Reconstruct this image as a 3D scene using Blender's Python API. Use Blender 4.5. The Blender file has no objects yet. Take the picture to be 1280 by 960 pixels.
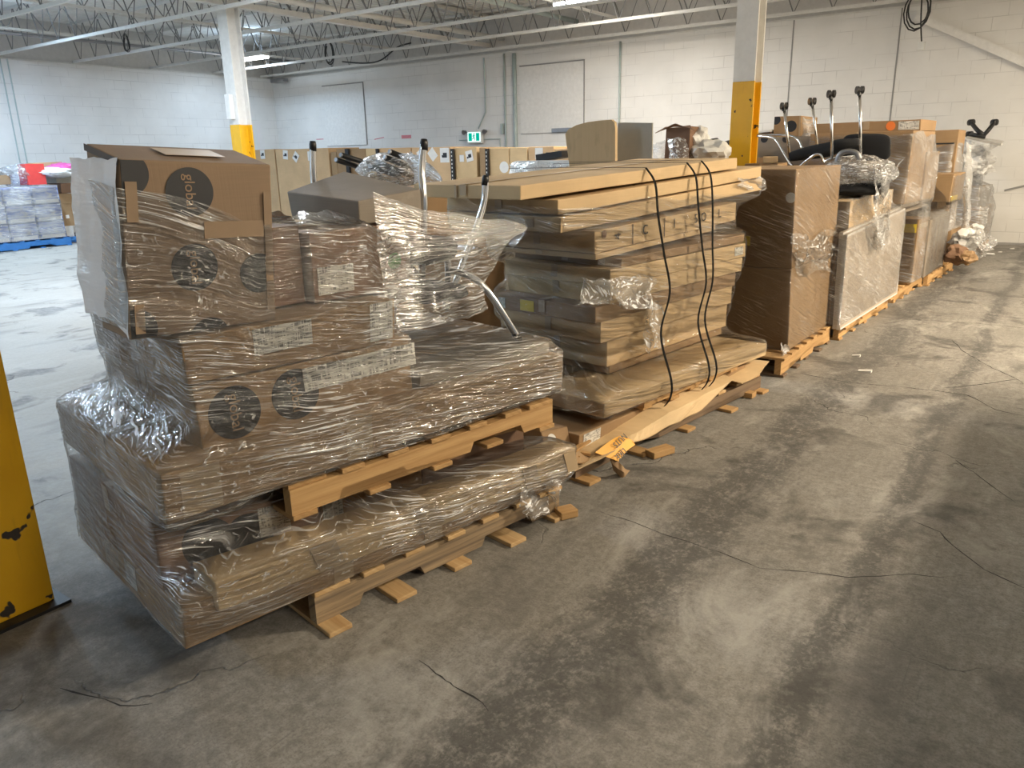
import bpy, bmesh, math, random
from mathutils import Vector, Matrix, noise
random.seed(7)
scn = bpy.context.scene
COL = scn.collection

# ------------------------------------------------------------------ camera
FPX, EYE = 961.0, 1.55
PITCH, ROLL, AZ = math.radians(16.6), math.radians(1.3), math.radians(35.7)
f0 = Vector((-math.sin(AZ), math.cos(AZ), 0)); r0 = Vector((math.cos(AZ), math.sin(AZ), 0)); u0 = Vector((0, 0, 1))
FW = f0*math.cos(PITCH) - u0*math.sin(PITCH)
UP = u0*math.cos(PITCH) + f0*math.sin(PITCH)
RT = r0*math.cos(ROLL) - UP*math.sin(ROLL)
UP = UP*math.cos(ROLL) + r0*math.sin(ROLL)
EYEV = Vector((0, 0, EYE))
cam_d = bpy.data.cameras.new('camera'); cam = bpy.data.objects.new('camera', cam_d); COL.objects.link(cam)
m = Matrix((RT, UP, -FW)).transposed().to_4x4(); m.translation = EYEV
cam.matrix_world = m
cam_d.sensor_width = 36; cam_d.lens = FPX/1280*36; cam_d.clip_start = 0.02
scn.camera = cam

def ray(px, py): return RT*((px-640)/FPX) - UP*((py-480)/FPX) + FW
def on_z(px, py, z):
    d = ray(px, py); return EYEV + d*((z-EYE)/d.z)
def on_y(px, py, y):
    d = ray(px, py); return EYEV + d*(y/d.y)
def on_x(px, py, x):
    d = ray(px, py); return EYEV + d*(x/d.x)

class Frame:
    """A pallet load's own axes: s runs along the row, w runs back from its aisle side, z is up."""
    def __init__(self, ox, oy, deg):
        a = math.radians(deg); self.o = Vector((ox, oy, 0))
        self.u = Vector((math.sin(a), math.cos(a), 0)); self.n = Vector((-math.cos(a), math.sin(a), 0))
    def p(self, s, w, z): return self.o + self.u*s + self.n*w + Vector((0, 0, z))
    def sz(self, px, py, w=0):
        d = ray(px, py); a = self.o + self.n*w
        t = (a-EYEV).dot(self.n)/d.dot(self.n); q = EYEV + d*t
        return (q-self.o).dot(self.u), q.z
    def sw(self, px, py, z):
        q = on_z(px, py, z) - self.o; return q.dot(self.u), q.dot(self.n)
    def at(self, px, py, w):
        s, z = self.sz(px, py, w); return self.p(s, w, z)

# ------------------------------------------------------------------ objects
def tag(o, label=None, cat=None, group=None, kind=None):
    if label: o['label'] = label
    if cat: o['category'] = cat
    if group: o['group'] = group
    if kind: o['kind'] = kind
    return o
def obj(name, bm, mat, parent=None, smooth=False, origin=None):
    """Link world-space bmesh as one mesh object, with its origin at its base."""
    bmesh.ops.recalc_face_normals(bm, faces=bm.faces) if not smooth == 'keep' else None
    vs = [v.co for v in bm.verts]
    if origin is None:
        x0, x1 = min(v.x for v in vs), max(v.x for v in vs); y0, y1 = min(v.y for v in vs), max(v.y for v in vs)
        origin = Vector(((x0+x1)/2, (y0+y1)/2, min(v.z for v in vs)))
    for v in bm.verts: v.co -= origin
    if smooth:
        for f in bm.faces: f.smooth = True
    me = bpy.data.meshes.new(name); bm.to_mesh(me); bm.free()
    o = bpy.data.objects.new(name, me); COL.objects.link(o)
    if mat: me.materials.append(mat)
    if parent:
        o.parent = parent; o.location = origin - wloc(parent)
    else: o.location = origin
    return o
def wloc(o):
    v = o.location.copy()
    while o.parent: o = o.parent; v += o.location
    return v
def empty(name, loc, label, cat, group=None, kind=None):
    o = bpy.data.objects.new(name, None); COL.objects.link(o); o.location = loc; o.empty_display_size = .1
    return tag(o, label, cat, group, kind)

def hexa(bm, c, bev=0.0):
    """c: 8 corners, index = s + 2*w + 4*z."""
    v = [bm.verts.new(p) for p in c]
    fs = [bm.faces.new([v[i] for i in q]) for q in ((0,1,3,2),(4,6,7,5),(0,4,5,1),(2,3,7,6),(0,2,6,4),(1,5,7,3))]
    if bev:
        es = list({e for f in fs for e in f.edges})
        bmesh.ops.bevel(bm, geom=es, offset=bev, segments=2, affect='EDGES', profile=.6)
    return v
def box(bm, x0, x1, y0, y1, z0, z1, bev=0.0):
    hexa(bm, [Vector((x, y, z)) for z in (z0, z1) for y in (y0, y1) for x in (x0, x1)], bev)
def fbox(bm, F, s0, s1, w0, w1, z0, z1, bev=0.0, dz=0.0):
    """box in a frame; dz lifts the far end."""
    hexa(bm, [F.p(s, w, z + (dz if s == s1 else 0)) for z in (z0, z1) for w in (w0, w1) for s in (s0, s1)], bev)
def tube(bm, pts, r, n=10, cap=True):
    pts = [Vector(p) for p in pts]; rings = []
    up = None
    for i, p in enumerate(pts):
        t = (pts[min(i+1, len(pts)-1)] - pts[max(i-1, 0)]).normalized()
        if up is None: up = t.orthogonal().normalized()
        up = (up - t*up.dot(t)).normalized(); sd = t.cross(up)
        rr = r[i] if isinstance(r, (list, tuple)) else r
        rings.append([bm.verts.new(p + up*math.cos(a)*rr + sd*math.sin(a)*rr) for a in (2*math.pi*k/n for k in range(n))])
    for a, b in zip(rings, rings[1:]):
        for k in range(n): bm.faces.new((a[k], a[(k+1) % n], b[(k+1) % n], b[k]))
    if cap:
        bm.faces.new(rings[0][::-1]); bm.faces.new(rings[-1])
def bezier(ctrl, n=8):
    """smooth path through control points (Catmull-Rom)."""
    P = [Vector(p) for p in ctrl]; out = []
    for i in range(len(P)-1):
        a, b, c, d = P[max(i-1, 0)], P[i], P[i+1], P[min(i+2, len(P)-1)]
        for k in range(n):
            t = k/n
            out.append(.5*((2*b) + (c-a)*t + (2*a-5*b+4*c-d)*t*t + (3*b-a-3*c+d)*t**3))
    return out + [P[-1]]
def bar(bm, a, b, wd, ht, up=Vector((0, 0, 1))):
    a, b = Vector(a), Vector(b); t = (b-a).normalized(); sd = t.cross(up).normalized(); uu = sd.cross(t)
    hexa(bm, [q + sd*x*wd/2 + uu*y*ht/2 for y in (-1, 1) for x in (-1, 1) for q in (a, b)])

# ------------------------------------------------------------------ materials
class NT:
    def __init__(self, name):
        self.m = bpy.data.materials.new(name); self.m.use_nodes = True
        self.t = self.m.node_tree; self.t.nodes.clear()
        self.out = self.n('ShaderNodeOutputMaterial')
    def n(self, k, **kw):
        nd = self.t.nodes.new(k)
        for a, b in kw.items(): setattr(nd, a, b)
        return nd
    def set(self, nd, **kw):
        for a, b in kw.items():
            s = nd.inputs[a.replace('_', ' ')]
            if isinstance(b, bpy.types.NodeSocket): self.t.links.new(b, s)
            else: s.default_value = b
        return nd
    def link(self, a, b): self.t.links.new(a, b)
    def noise(self, vec, scale=1, detail=4, rough=.55, dist=0):
        nd = self.n('ShaderNodeTexNoise'); self.link(vec, nd.inputs['Vector'])
        nd.inputs['Scale'].default_value = scale; nd.inputs['Detail'].default_value = detail
        nd.inputs['Roughness'].default_value = rough; nd.inputs['Distortion'].default_value = dist
        return nd.outputs['Fac']
    def ramp(self, fac, a, b, ca=0., cb=1.):
        nd = self.n('ShaderNodeMapRange'); self.link(fac, nd.inputs[0])
        for i, v in zip((1, 2, 3, 4), (a, b, ca, cb)): nd.inputs[i].default_value = v
        return nd.outputs[0]
    def math(self, op, a, b=0., c=0.):
        nd = self.n('ShaderNodeMath', operation=op)
        for i, v in enumerate((a, b, c)):
            if isinstance(v, bpy.types.NodeSocket): self.link(v, nd.inputs[i])
            else: nd.inputs[i].default_value = v
        return nd.outputs[0]
    def mix(self, fac, a, b, mode='MIX'):
        nd = self.n('ShaderNodeMix', data_type='RGBA', blend_type=mode)
        for s, v in ((nd.inputs[0], fac), (nd.inputs[6], a), (nd.inputs[7], b)):
            if isinstance(v, bpy.types.NodeSocket): self.link(v, s)
            elif isinstance(v, (int, float)): s.default_value = v
            else: s.default_value = (*v[:3], 1)
        return nd.outputs[2]
    def scale(self, vec, x, y, z, loc=(0, 0, 0), rot=(0, 0, 0)):
        nd = self.n('ShaderNodeMapping'); self.link(vec, nd.inputs['Vector'])
        nd.inputs['Scale'].default_value = (x, y, z); nd.inputs['Location'].default_value = loc; nd.inputs['Rotation'].default_value = rot
        return nd.outputs[0]
    def obco(self): return self.n('ShaderNodeTexCoord').outputs['Object']
    def uv(self): return self.n('ShaderNodeTexCoord').outputs['UV']
    def rand(self): return self.n('ShaderNodeObjectInfo').outputs['Random']
    def geo(self): return self.n('ShaderNodeNewGeometry').outputs['Position']
    def bump(self, h, strength=.3, dist=.01):
        nd = self.n('ShaderNodeBump'); self.link(h, nd.inputs['Height'])
        nd.inputs['Strength'].default_value = strength; nd.inputs['Distance'].default_value = dist
        return nd.outputs[0]
    def pbr(self, color, rough=.6, metal=0., normal=None, **kw):
        b = self.n('ShaderNodeBsdfPrincipled')
        for k, v in (('Base Color', color), ('Roughness', rough), ('Metallic', metal), ('Normal', normal)):
            if v is None: continue
            if isinstance(v, bpy.types.NodeSocket): self.link(v, b.inputs[k])
            else: b.inputs[k].default_value = (*v[:3], 1) if k == 'Base Color' else v
        for k, v in kw.items(): b.inputs[k.replace('_', ' ')].default_value = v
        self.link(b.outputs[0], self.out.inputs[0]); return self.m
def plain(name, col, rough=.5, metal=0., **kw):
    t = NT(name); co = t.obco()
    c = t.mix(t.noise(co, 14, 3), [x*.86 for x in col], [min(1, x*1.12) for x in col])
    return t.pbr(c, rough, metal, **kw)
def emit(name, col, s):
    t = NT(name); e = t.n('ShaderNodeEmission'); e.inputs[0].default_value = (*col, 1); e.inputs[1].default_value = s
    t.link(e.outputs[0], t.out.inputs[0]); return t.m

def cardboard(name, col):
    t = NT(name); co = t.obco(); r = t.rand()
    big = t.noise(co, 2.2, 4); fine = t.noise(t.scale(co, 6, 6, 160), 1, 2)
    flute = t.noise(t.scale(co, 150, 150, 3), 1, 1)
    c = t.mix(t.ramp(big, .3, .7), [x*.82 for x in col], [x*1.08 for x in col])
    c = t.mix(t.math('MULTIPLY', r, .45), c, (col[0]*.72, col[1]*.66, col[2]*.6))
    c = t.mix(t.ramp(fine, .3, .75, 0, .22), c, [x*.62 for x in col])
    scuff = t.ramp(t.noise(co, 9, 5, .7), .62, .78, 0, .35)
    c = t.mix(scuff, c, [min(1, x*1.35+.04) for x in col])
    return t.pbr(c, .72, normal=t.bump(t.math('ADD', t.math('MULTIPLY', flute, .4), t.noise(co, 5, 3)), .25, .006))
M = {}
M['card'] = cardboard('cardboard_brown', (.365, .235, .12))
M['card_dark'] = cardboard('cardboard_dark', (.25, .17, .105))
M['card_light'] = cardboard('cardboard_tan', (.66, .475, .26))
M['card_red'] = cardboard('cardboard_reddish', (.235, .135, .08))
M['card_grey'] = cardboard('cardboard_greyish', (.30, .255, .205))
M['gaylord'] = cardboard('cardboard_gaylord', (.64, .43, .235))
M['tape'] = plain('packing_tape', (.44, .325, .20), .5)
M['tape_dull'] = plain('paper_tape', (.26, .182, .115), .75)
M['ink'] = plain('black_print', (.016, .017, .02), .5)
M['knock'] = plain('brown_print', (.27, .175, .10), .6)
def paper(name, ink, dens):
    t = NT(name); uv = t.uv()
    rows = t.noise(t.scale(uv, 3, 16, 1), 1, 2); bars = t.noise(t.scale(uv, 40, 1.2, 1), 1, 1)
    k = t.math('MULTIPLY', t.ramp(rows, dens, dens+.03), t.ramp(bars, .42, .5))
    return t.pbr(t.mix(t.math('MULTIPLY', k, .8), (.74, .72, .66), ink), .55)
M['label'] = paper('printed_label', (.06, .06, .06), .5)
M['label_yellow'] = plain('yellow_label', (.75, .55, .05), .5)
M['paper_white'] = plain('white_paper', (.74, .73, .70), .6)
def wood(name, a, b):
    t = NT(name); uv = t.uv(); r = t.rand()
    off = t.n('ShaderNodeCombineXYZ'); t.link(t.math('MULTIPLY', r, 37.), off.inputs[0]); t.link(t.math('MULTIPLY', r, 11.), off.inputs[1])
    va = t.n('ShaderNodeVectorMath', operation='ADD'); t.link(uv, va.inputs[0]); t.link(off.outputs[0], va.inputs[1])
    g = t.noise(t.scale(va.outputs[0], 1.6, 38, 1), 1, 5, .6, .6); g2 = t.noise(t.scale(va.outputs[0], 3, 9, 1), 1, 3)
    c = t.mix(t.ramp(g, .35, .65), a, b); c = t.mix(t.ramp(g2, .6, .78, 0, .55), c, [x*.45 for x in a])
    c = t.mix(t.math('MULTIPLY', r, .35), c, [x*.7 for x in b])
    return t.pbr(c, .75, normal=t.bump(g, .35, .004))
M['pine'] = wood('pallet_pine', (.62, .43, .22), (.46, .28, .12))
M['pine_orange'] = wood('pallet_pine_orange', (.56, .35, .15), (.40, .225, .085))
M['pine_dark'] = wood('pallet_wood_dark', (.22, .15, .09), (.14, .09, .055))
M['pine_bark'] = wood('pallet_wood_bark', (.42, .30, .17), (.16, .115, .075))
M['maple'] = wood('maple_laminate', (.66, .49, .29), (.61, .45, .26))
M['steel_white'] = plain('painted_steel_white', (.66, .65, .62), .45)
M['chrome'] = plain('chrome', (.72, .72, .72), .16, 1.)
M['grey_metal'] = plain('grey_metal', (.30, .30, .31), .38, .8)
M['silver_bag'] = plain('silver_bag', (.62, .60, .56), .28, .6)
M['black'] = plain('black_plastic', (.012, .012, .013), .4)
M['fabric'] = plain('black_fabric', (.014, .014, .015), .9)
M['strap'] = plain('black_strap', (.008, .008, .008), .8, 0., Specular_IOR_Level=.08)
M['laminate'] = plain('grey_laminate', (.40, .385, .33), .4)
M['edge'] = plain('white_edge_band', (.62, .60, .57), .4)
M['blue_plastic'] = plain('blue_paint', (.03, .17, .46), .5)
M['red'] = plain('red_print', (.70, .06, .05), .5)
M['pink'] = plain('pink_plastic', (.70, .12, .36), .4)
M['orange'] = plain('orange_paper', (.92, .45, .07), .6)
M['green'] = plain('green_print', (.06, .25, .05), .5)
M['white_plastic'] = plain('white_plastic', (.72, .72, .70), .35)
M['cable'] = plain('black_cable', (.02, .02, .02), .5)
M['orange_sticker'] = plain('orange_sticker', (.85, .22, .04), .5)
M['red_paint'] = plain('red_marker', (.62, .22, .25), .7)

def crate_mat():
    t = NT('blue_packaging'); co = t.obco()
    n1 = t.noise(t.scale(co, 2, 2, 22), 1, 3); n2 = t.noise(co, 7, 3)
    c = t.mix(t.ramp(n1, .42, .56), (.10, .16, .44), (.46, .50, .62))
    c = t.mix(t.ramp(n2, .58, .72, 0, .7), c, (.62, .58, .50))
    return t.pbr(c, .35)
M['crate'] = crate_mat()
def yellow_mat():
    t = NT('yellow_column_paint'); co = t.obco(); g = t.geo()
    sep = t.n('ShaderNodeSeparateXYZ'); t.link(g, sep.inputs[0])
    low = t.ramp(sep.outputs[2], .0, .75, 1, 0)
    chip = t.ramp(t.math('ADD', t.noise(co, 8.5, 3, .5), t.math('MULTIPLY', low, .09)), .675, .69)
    c = t.mix(t.ramp(t.noise(co, 3, 4), .3, .7), (.62, .33, .008), (.76, .43, .015))
    c = t.mix(t.ramp(t.noise(t.scale(co, 30, 30, 4), 1, 3), .6, .8, 0, .3), c, (.30, .17, .02))
    c = t.mix(chip, c, (.035, .028, .022))
    return t.pbr(c, t.ramp(chip, 0, 1, .38, .8), normal=t.bump(t.math('MULTIPLY', chip, -1), .5, .003))
M['yellow'] = yellow_mat()

def film_mat(name, milk=.028, gloss=.03, strand=.75, su=4., sv=140, tint=(.97, .97, .965), rough=.08, crinkle=.35, cover=(.42, .66), cs=13, fold=.74):
    """stretch wrap: clear sheet, whiter where strands of it are folded together; the white doubles as glints."""
    t = NT(name); uv = t.uv()
    warp = t.noise(t.scale(uv, 1.5, 2.5, 1), 1, 3); warp2 = t.noise(t.scale(uv, 5, 9, 1), 1, 2)
    off = t.n('ShaderNodeCombineXYZ'); t.link(t.math('ADD', t.math('MULTIPLY', warp, .09), t.math('MULTIPLY', warp2, .009)), off.inputs[1])
    va = t.n('ShaderNodeVectorMath', operation='ADD'); t.link(uv, va.inputs[0]); t.link(off.outputs[0], va.inputs[1])
    w = va.outputs[0]
    a = t.noise(t.scale(w, su, sv, 1), 1, 2, .5); a2 = t.noise(t.scale(w, su*2.6, sv*2.3, 1), 1, 1, .5); a0 = t.noise(t.scale(w, su*.5, sv*.32, 1), 1, 3, .6)
    lay = t.ramp(t.noise(t.scale(uv, 1.6, 4.2, 1, (3, 1, 0)), 1, 4, .6), cover[0], cover[1])
    lay2 = t.ramp(t.noise(t.scale(uv, 2.3, 3.1, 1, (7, 5, 0)), 1, 3), .45, .62)
    rg = t.math('ABSOLUTE', t.math('SUBTRACT', t.noise(t.scale(uv, cs, cs*1.5, 1), 1, 3, .55, .8), .5))
    crk = t.math('MULTIPLY', t.ramp(rg, .0, .022, 1, 0), t.ramp(t.noise(t.scale(uv, cs*2.4, cs*3, 1, (1, 9, 0)), 1, 2), .5, .62))
    st = t.math('MAXIMUM', t.ramp(a, .60, .64), t.math('MAXIMUM', t.ramp(a2, .61, .65, 0, .9), t.ramp(a0, .60, .70, 0, .6)))
    strands = t.math('MULTIPLY', st, t.math('ADD', t.math('MULTIPLY', lay, .9), .10))
    strands = t.math('MAXIMUM', strands, t.math('MULTIPLY', t.math('MULTIPLY', crk, lay2), crinkle*2))
    h = t.math('ADD', t.math('MULTIPLY', a, .5), t.math('ADD', t.math('MULTIPLY', a0, 1.3), t.math('ADD', t.math('MULTIPLY', rg, 1.2*crinkle/.35), t.math('MULTIPLY', a2, .15))))
    bmp = t.bump(h, .9, .012)
    fr = t.n('ShaderNodeFresnel'); fr.inputs[0].default_value = 1.4; t.link(bmp, fr.inputs['Normal'])
    fac = t.math('MINIMUM', t.math('ADD', t.math('MULTIPLY', fr.outputs[0], .85), t.math('ADD', t.math('MULTIPLY', strands, strand), gloss)), .9)
    tr = t.n('ShaderNodeBsdfTransparent'); tr.inputs[0].default_value = (*tint, 1)
    gl = t.n('ShaderNodeBsdfGlossy'); gl.inputs[0].default_value = (.95, .95, .95, 1); gl.inputs['Roughness'].default_value = rough; t.link(bmp, gl.inputs['Normal'])
    df = t.n('ShaderNodeBsdfDiffuse'); df.inputs[0].default_value = (.85, .85, .85, 1)
    m1 = t.n('ShaderNodeMixShader'); t.link(fac, m1.inputs[0]); t.link(tr.outputs[0], m1.inputs[1]); t.link(gl.outputs[0], m1.inputs[2])
    mk = t.math('MINIMUM', t.math('ADD', t.math('MULTIPLY', strands, fold), t.math('ADD', t.math('MULTIPLY', lay, milk*1.5), milk)), .9)  # diffuse white for folds, also standing in for glints and sheen
    m2 = t.n('ShaderNodeMixShader'); t.link(mk, m2.inputs[0]); t.link(m1.outputs[0], m2.inputs[1]); t.link(df.outputs[0], m2.inputs[2])
    t.link(m2.outputs[0], t.out.inputs[0]); return t.m
M['film'] = film_mat('stretch_film')
M['film_thin'] = film_mat('stretch_film_single', .004, .008, .4, 3.2, 110, crinkle=.12, cover=(.5, .74), fold=.34, tint=(.99, .99, .985))
M['film_milky'] = film_mat('stretch_film_layered', .13, .06, .5, 3, 90, crinkle=.3)
M['film_wad'] = film_mat('stretch_film_bunched', .04, .06, .6, 12, 20, rough=.12, crinkle=.8, cover=(.2, .5), cs=9)
M['film_dense'] = film_mat('stretch_film_layers_sheen', .42, .3, .5, 4, 45, crinkle=.15, cover=(.1, .5), rough=.25)  # layered film; extra white stands in for reflection on the tall box end
M['film_tent'] = film_mat('stretch_film_tent', .02, .07, .8, 2.5, 90, crinkle=.10, cover=(.3, .58), rough=.08, fold=.5)
M['film_slack'] = film_mat('stretch_film_slack', .01, .03, .6, 6, 30, crinkle=.45, cover=(.4, .7), cs=7)
M['film_white'] = film_mat('white_wrap_bunched', .40, .10, .5, 9, 16, rough=.2, crinkle=.5, cs=7)

def wall_mat(name, swap, top):
    """painted concrete block, 0.4 x 0.2 m; swap: wall runs along y."""
    t = NT(name); g = t.geo(); sep = t.n('ShaderNodeSeparateXYZ'); t.link(g, sep.inputs[0])
    cb = t.n('ShaderNodeCombineXYZ'); t.link(sep.outputs[1 if swap else 0], cb.inputs[0]); t.link(sep.outputs[2], cb.inputs[1])
    br = t.n('ShaderNodeTexBrick'); t.link(cb.outputs[0], br.inputs['Vector']); br.offset = .5
    for k, v in (('Scale', 1.), ('Mortar Size', .006), ('Mortar Smooth', .3), ('Brick Width', .4), ('Row Height', .2), ('Bias', 0.)): br.inputs[k].default_value = v
    gaps = t.math('MULTIPLY', br.outputs['Fac'], t.ramp(t.noise(t.scale(cb.outputs[0], 1.1, 3, 1), 1, 3), .42, .62))
    c = t.mix(t.ramp(t.noise(cb.outputs[0], 1.4, 4), .3, .7), (.72, .71, .69), (.80, .79, .77))
    c = t.mix(t.math('MULTIPLY', gaps, .42), c, (.36, .35, .34))
    low = t.ramp(sep.outputs[2], 0, .5, .35, 0)
    c = t.mix(t.math('MULTIPLY', low, t.noise(cb.outputs[0], 5, 5)), c, (.3, .28, .25))
    return t.pbr(c, .7, normal=t.bump(t.math('SUBTRACT', t.math('MULTIPLY', t.noise(cb.outputs[0], 40, 3), .15), gaps), .35, .008))
M['wall_back'] = wall_mat('painted_block_back', False, 0)
M['wall_side'] = wall_mat('painted_block_side', True, 0)
M['wall_plain'] = plain('painted_infill', (.77, .76, .74), .7)
M['wall_steel'] = plain('painted_band', (.56, .55, .53), .6)
M['deck'] = plain('painted_deck', (.74, .74, .72), .5)
M['web'] = plain('dark_web_steel', (.20, .20, .20), .6)  # web bars darker than the chords
M['joint'] = plain('sealant_line', (.30, .295, .29), .8)
M['conduit'] = plain('conduit_paint', (.40, .47, .46), .5)

def floor_mat():
    t = NT('worn_concrete'); g = t.geo(); sep = t.n('ShaderNodeSeparateXYZ'); t.link(g, sep.inputs[0])
    x, y = sep.outputs[0], sep.outputs[1]
    big = t.noise(g, .55, 5, .6); mid = t.noise(g, 3.1, 6, .65, .4); fine = t.noise(g, 34, 5, .7)
    brush = t.noise(t.scale(g, 26, 5, 1, rot=(0, 0, .35)), 1, 4, .65)
    c = t.mix(t.ramp(big, .3, .72), (.225, .212, .188), (.345, .328, .298))
    c = t.mix(t.ramp(mid, .35, .75, 0, .7), c, (.38, .355, .315)); c = t.mix(t.ramp(t.noise(g, 11, 6, .75), .50, .72, 0, .55), c, (.13, .12, .105))
    c = t.mix(t.ramp(brush, .35, .7, 0, .45), c, (.15, .138, .122))
    c = t.mix(t.ramp(fine, .44, .72, 0, .7), c, (.115, .106, .093))
    grit = t.noise(g, 120, 4, .75); c = t.mix(t.ramp(grit, .50, .68, 0, .65), c, (.10, .092, .08)); c = t.mix(t.ramp(grit, .28, .45, .35, 0), c, (.48, .45, .40))
    swirl = t.noise(t.scale(g, 9, 9, 1), 1, 6, .72, 2.2); c = t.mix(t.ramp(swirl, .42, .62, 0, .38), c, (.14, .13, .112))
    scr = t.ramp(t.noise(t.scale(g, 90, 2.2, 1, rot=(0, 0, -.12)), 1, 3, .6), .64, .72, 0, .4); c = t.mix(t.math('MULTIPLY', scr, t.ramp(mid, .45, .6)), c, (.09, .083, .073))
    # floor colour lightened on the far left side of the row
    left_pale = t.ramp(t.math('ADD', x, t.math('MULTIPLY', mid, .35)), -3.2, -2.75, 1, 0)
    c = t.mix(t.math('MULTIPLY', left_pale, .55), c, (.47, .43, .37))
    # two forklift wheel tracks along the aisle
    blot = t.noise(t.scale(g, 17, 13, 1), 1, 6, .72)
    blot2 = t.noise(t.scale(g, 60, 48, 1), 1, 4, .7)
    wob = t.math('MULTIPLY', t.math('SUBTRACT', t.noise(t.scale(g, .3, .8, 1), 1, 3), .5), .3)
    for cx, hw, st in ((-1.10, .22, .62), (-.44, .10, .62), (.35, .2, .4)):
        d = t.math('ABSOLUTE', t.math('SUBTRACT', t.math('ADD', x, wob), cx))
        band = t.ramp(d, hw*.35, hw*1.25, 1, 0)
        k = t.ramp(t.math('ADD', t.math('ADD', t.math('MULTIPLY', blot, .6), t.math('MULTIPLY', blot2, .5)), t.math('MULTIPLY', band, .16)), .60, .72)
        c = t.mix(t.math('MULTIPLY', t.math('MULTIPLY', k, band), st*1.15), c, (.055, .053, .05))
    # dark tyre smears and damp stains; the near-left stain also stands in for shade
    sm = t.ramp(t.noise(t.scale(g, 1.7, .55, 1, (4, 2, 0)), 1, 4, .6), .58, .72, 0, .6)
    c = t.mix(sm, c, (.105, .10, .092)); lt = t.ramp(t.noise(t.scale(g, 2.6, 1.1, 1, (9, 4, 0)), 1, 6, .7, .5), .54, .68, 0, .6); c = t.mix(lt, c, (.43, .41, .37))
    st = t.math('MULTIPLY', t.ramp(t.noise(g, 1.9, 5, .6, .6), .545, .63), t.ramp(t.noise(g, 14, 5, .7), .35, .6, .5, 1))
    c = t.mix(t.math('MULTIPLY', st, .75), c, (.055, .052, .047))
    stain_shade = t.math('MULTIPLY', t.ramp(t.math('ADD', x, t.math('MULTIPLY', mid, 1.6)), -1.5, -.5, 1, 0), t.ramp(t.math('ADD', y, t.math('MULTIPLY', big, 1.2)), 1.5, 2.3, 1, 0))
    c = t.mix(t.math('MULTIPLY', stain_shade, t.ramp(t.noise(g, 6, 6, .7, .4), .40, .62, .25, .8)), c, (.075, .068, .056))
    wh = t.ramp(t.noise(g, 5.3, 6, .75, 1), .70, .76, 0, .55)
    c = t.mix(wh, c, (.50, .48, .44))
    # hairline cracks
    vw = t.n('ShaderNodeTexVoronoi', feature='DISTANCE_TO_EDGE'); vm = t.n('ShaderNodeVectorMath', operation='ADD')
    nz = t.n('ShaderNodeTexNoise'); t.link(g, nz.inputs['Vector']); nz.inputs['Scale'].default_value = 2.3; nz.inputs['Detail'].default_value = 5
    t.link(g, vm.inputs[0]); t.link(nz.outputs['Color'], vm.inputs[1]); t.link(vm.outputs[0], vw.inputs['Vector']); vw.inputs['Scale'].default_value = .62
    crack = t.math('MULTIPLY', t.ramp(vw.outputs['Distance'], .0, .006, 1, 0), t.ramp(t.noise(g, .8, 2), .50, .58))
    c = t.mix(t.math('MULTIPLY', crack, .8), c, (.03, .028, .026))
    h = t.math('SUBTRACT', t.math('ADD', t.math('MULTIPLY', fine, .5), t.math('MULTIPLY', brush, .6)), t.math('MULTIPLY', crack, 2.))
    return t.pbr(c, t.ramp(big, .3, .7, .46, .72), normal=t.bump(h, .55, .007))
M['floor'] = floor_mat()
M['crack'] = plain('crack_fill', (.03, .028, .026), .9)

# ------------------------------------------------------------------ room shell
XL, XR, YB, YF, ZT, ZD = -18.44, 4.2, 14.69, -5.0, 3.70, 4.50
def struct(name, bm, mat, label, cat, **k):
    return tag(obj(name, bm, mat, **k), label, cat, kind='structure')
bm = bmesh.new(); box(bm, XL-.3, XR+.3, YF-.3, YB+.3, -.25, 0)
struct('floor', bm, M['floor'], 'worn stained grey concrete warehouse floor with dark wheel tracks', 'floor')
bm = bmesh.new(); box(bm, XL-.3, XR+.3, YB, YB+.25, 0, ZT)
struct('wall_back', bm, M['wall_back'], 'white painted concrete block wall running behind the whole row', 'wall')
bm = bmesh.new(); box(bm, XL-.25, XL, YF-.3, YB, 0, ZT)
struct('wall_left', bm, M['wall_side'], 'far left white painted wall beyond the blue pallet', 'wall')
bm = bmesh.new(); box(bm, XR, XR+.25, YF-.3, YB, 0, ZD)
struct('wall_right', bm, M['wall_side'], 'white painted block wall on the aisle side out of view', 'wall')
bm = bmesh.new(); box(bm, XL, XR, YF-.25, YF, 0, ZD)
struct('wall_front', bm, M['wall_back'], 'white painted block wall behind the viewer', 'wall')
bm = bmesh.new(); box(bm, XL, XR, YB+.04, YB+.25, ZT, ZD); box(bm, XL-.25, XL-.04, YF, YB+.25, ZT, ZD)
struct('trim_1', bm, M['wall_steel'], 'grey painted band between block wall top and roof deck', 'trim')
bm = bmesh.new(); box(bm, XL, XR, YB-.02, YB, ZT-.03, ZT); box(bm, XL, XL+.02, YF, YB-.02, ZT-.03, ZT)
struct('trim_2', bm, M['steel_white'], 'thin pale ledge along the top of the block walls', 'trim')
bm = bmesh.new(); box(bm, 1.7, 1.9, YF, 6.3, 0, 2.04)  # unseen partition added to shade the right side of the aisle floor
struct('wall_shade_blocker', bm, M['wall_side'], 'added unseen low partition that shades the aisle floor', 'wall')
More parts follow.
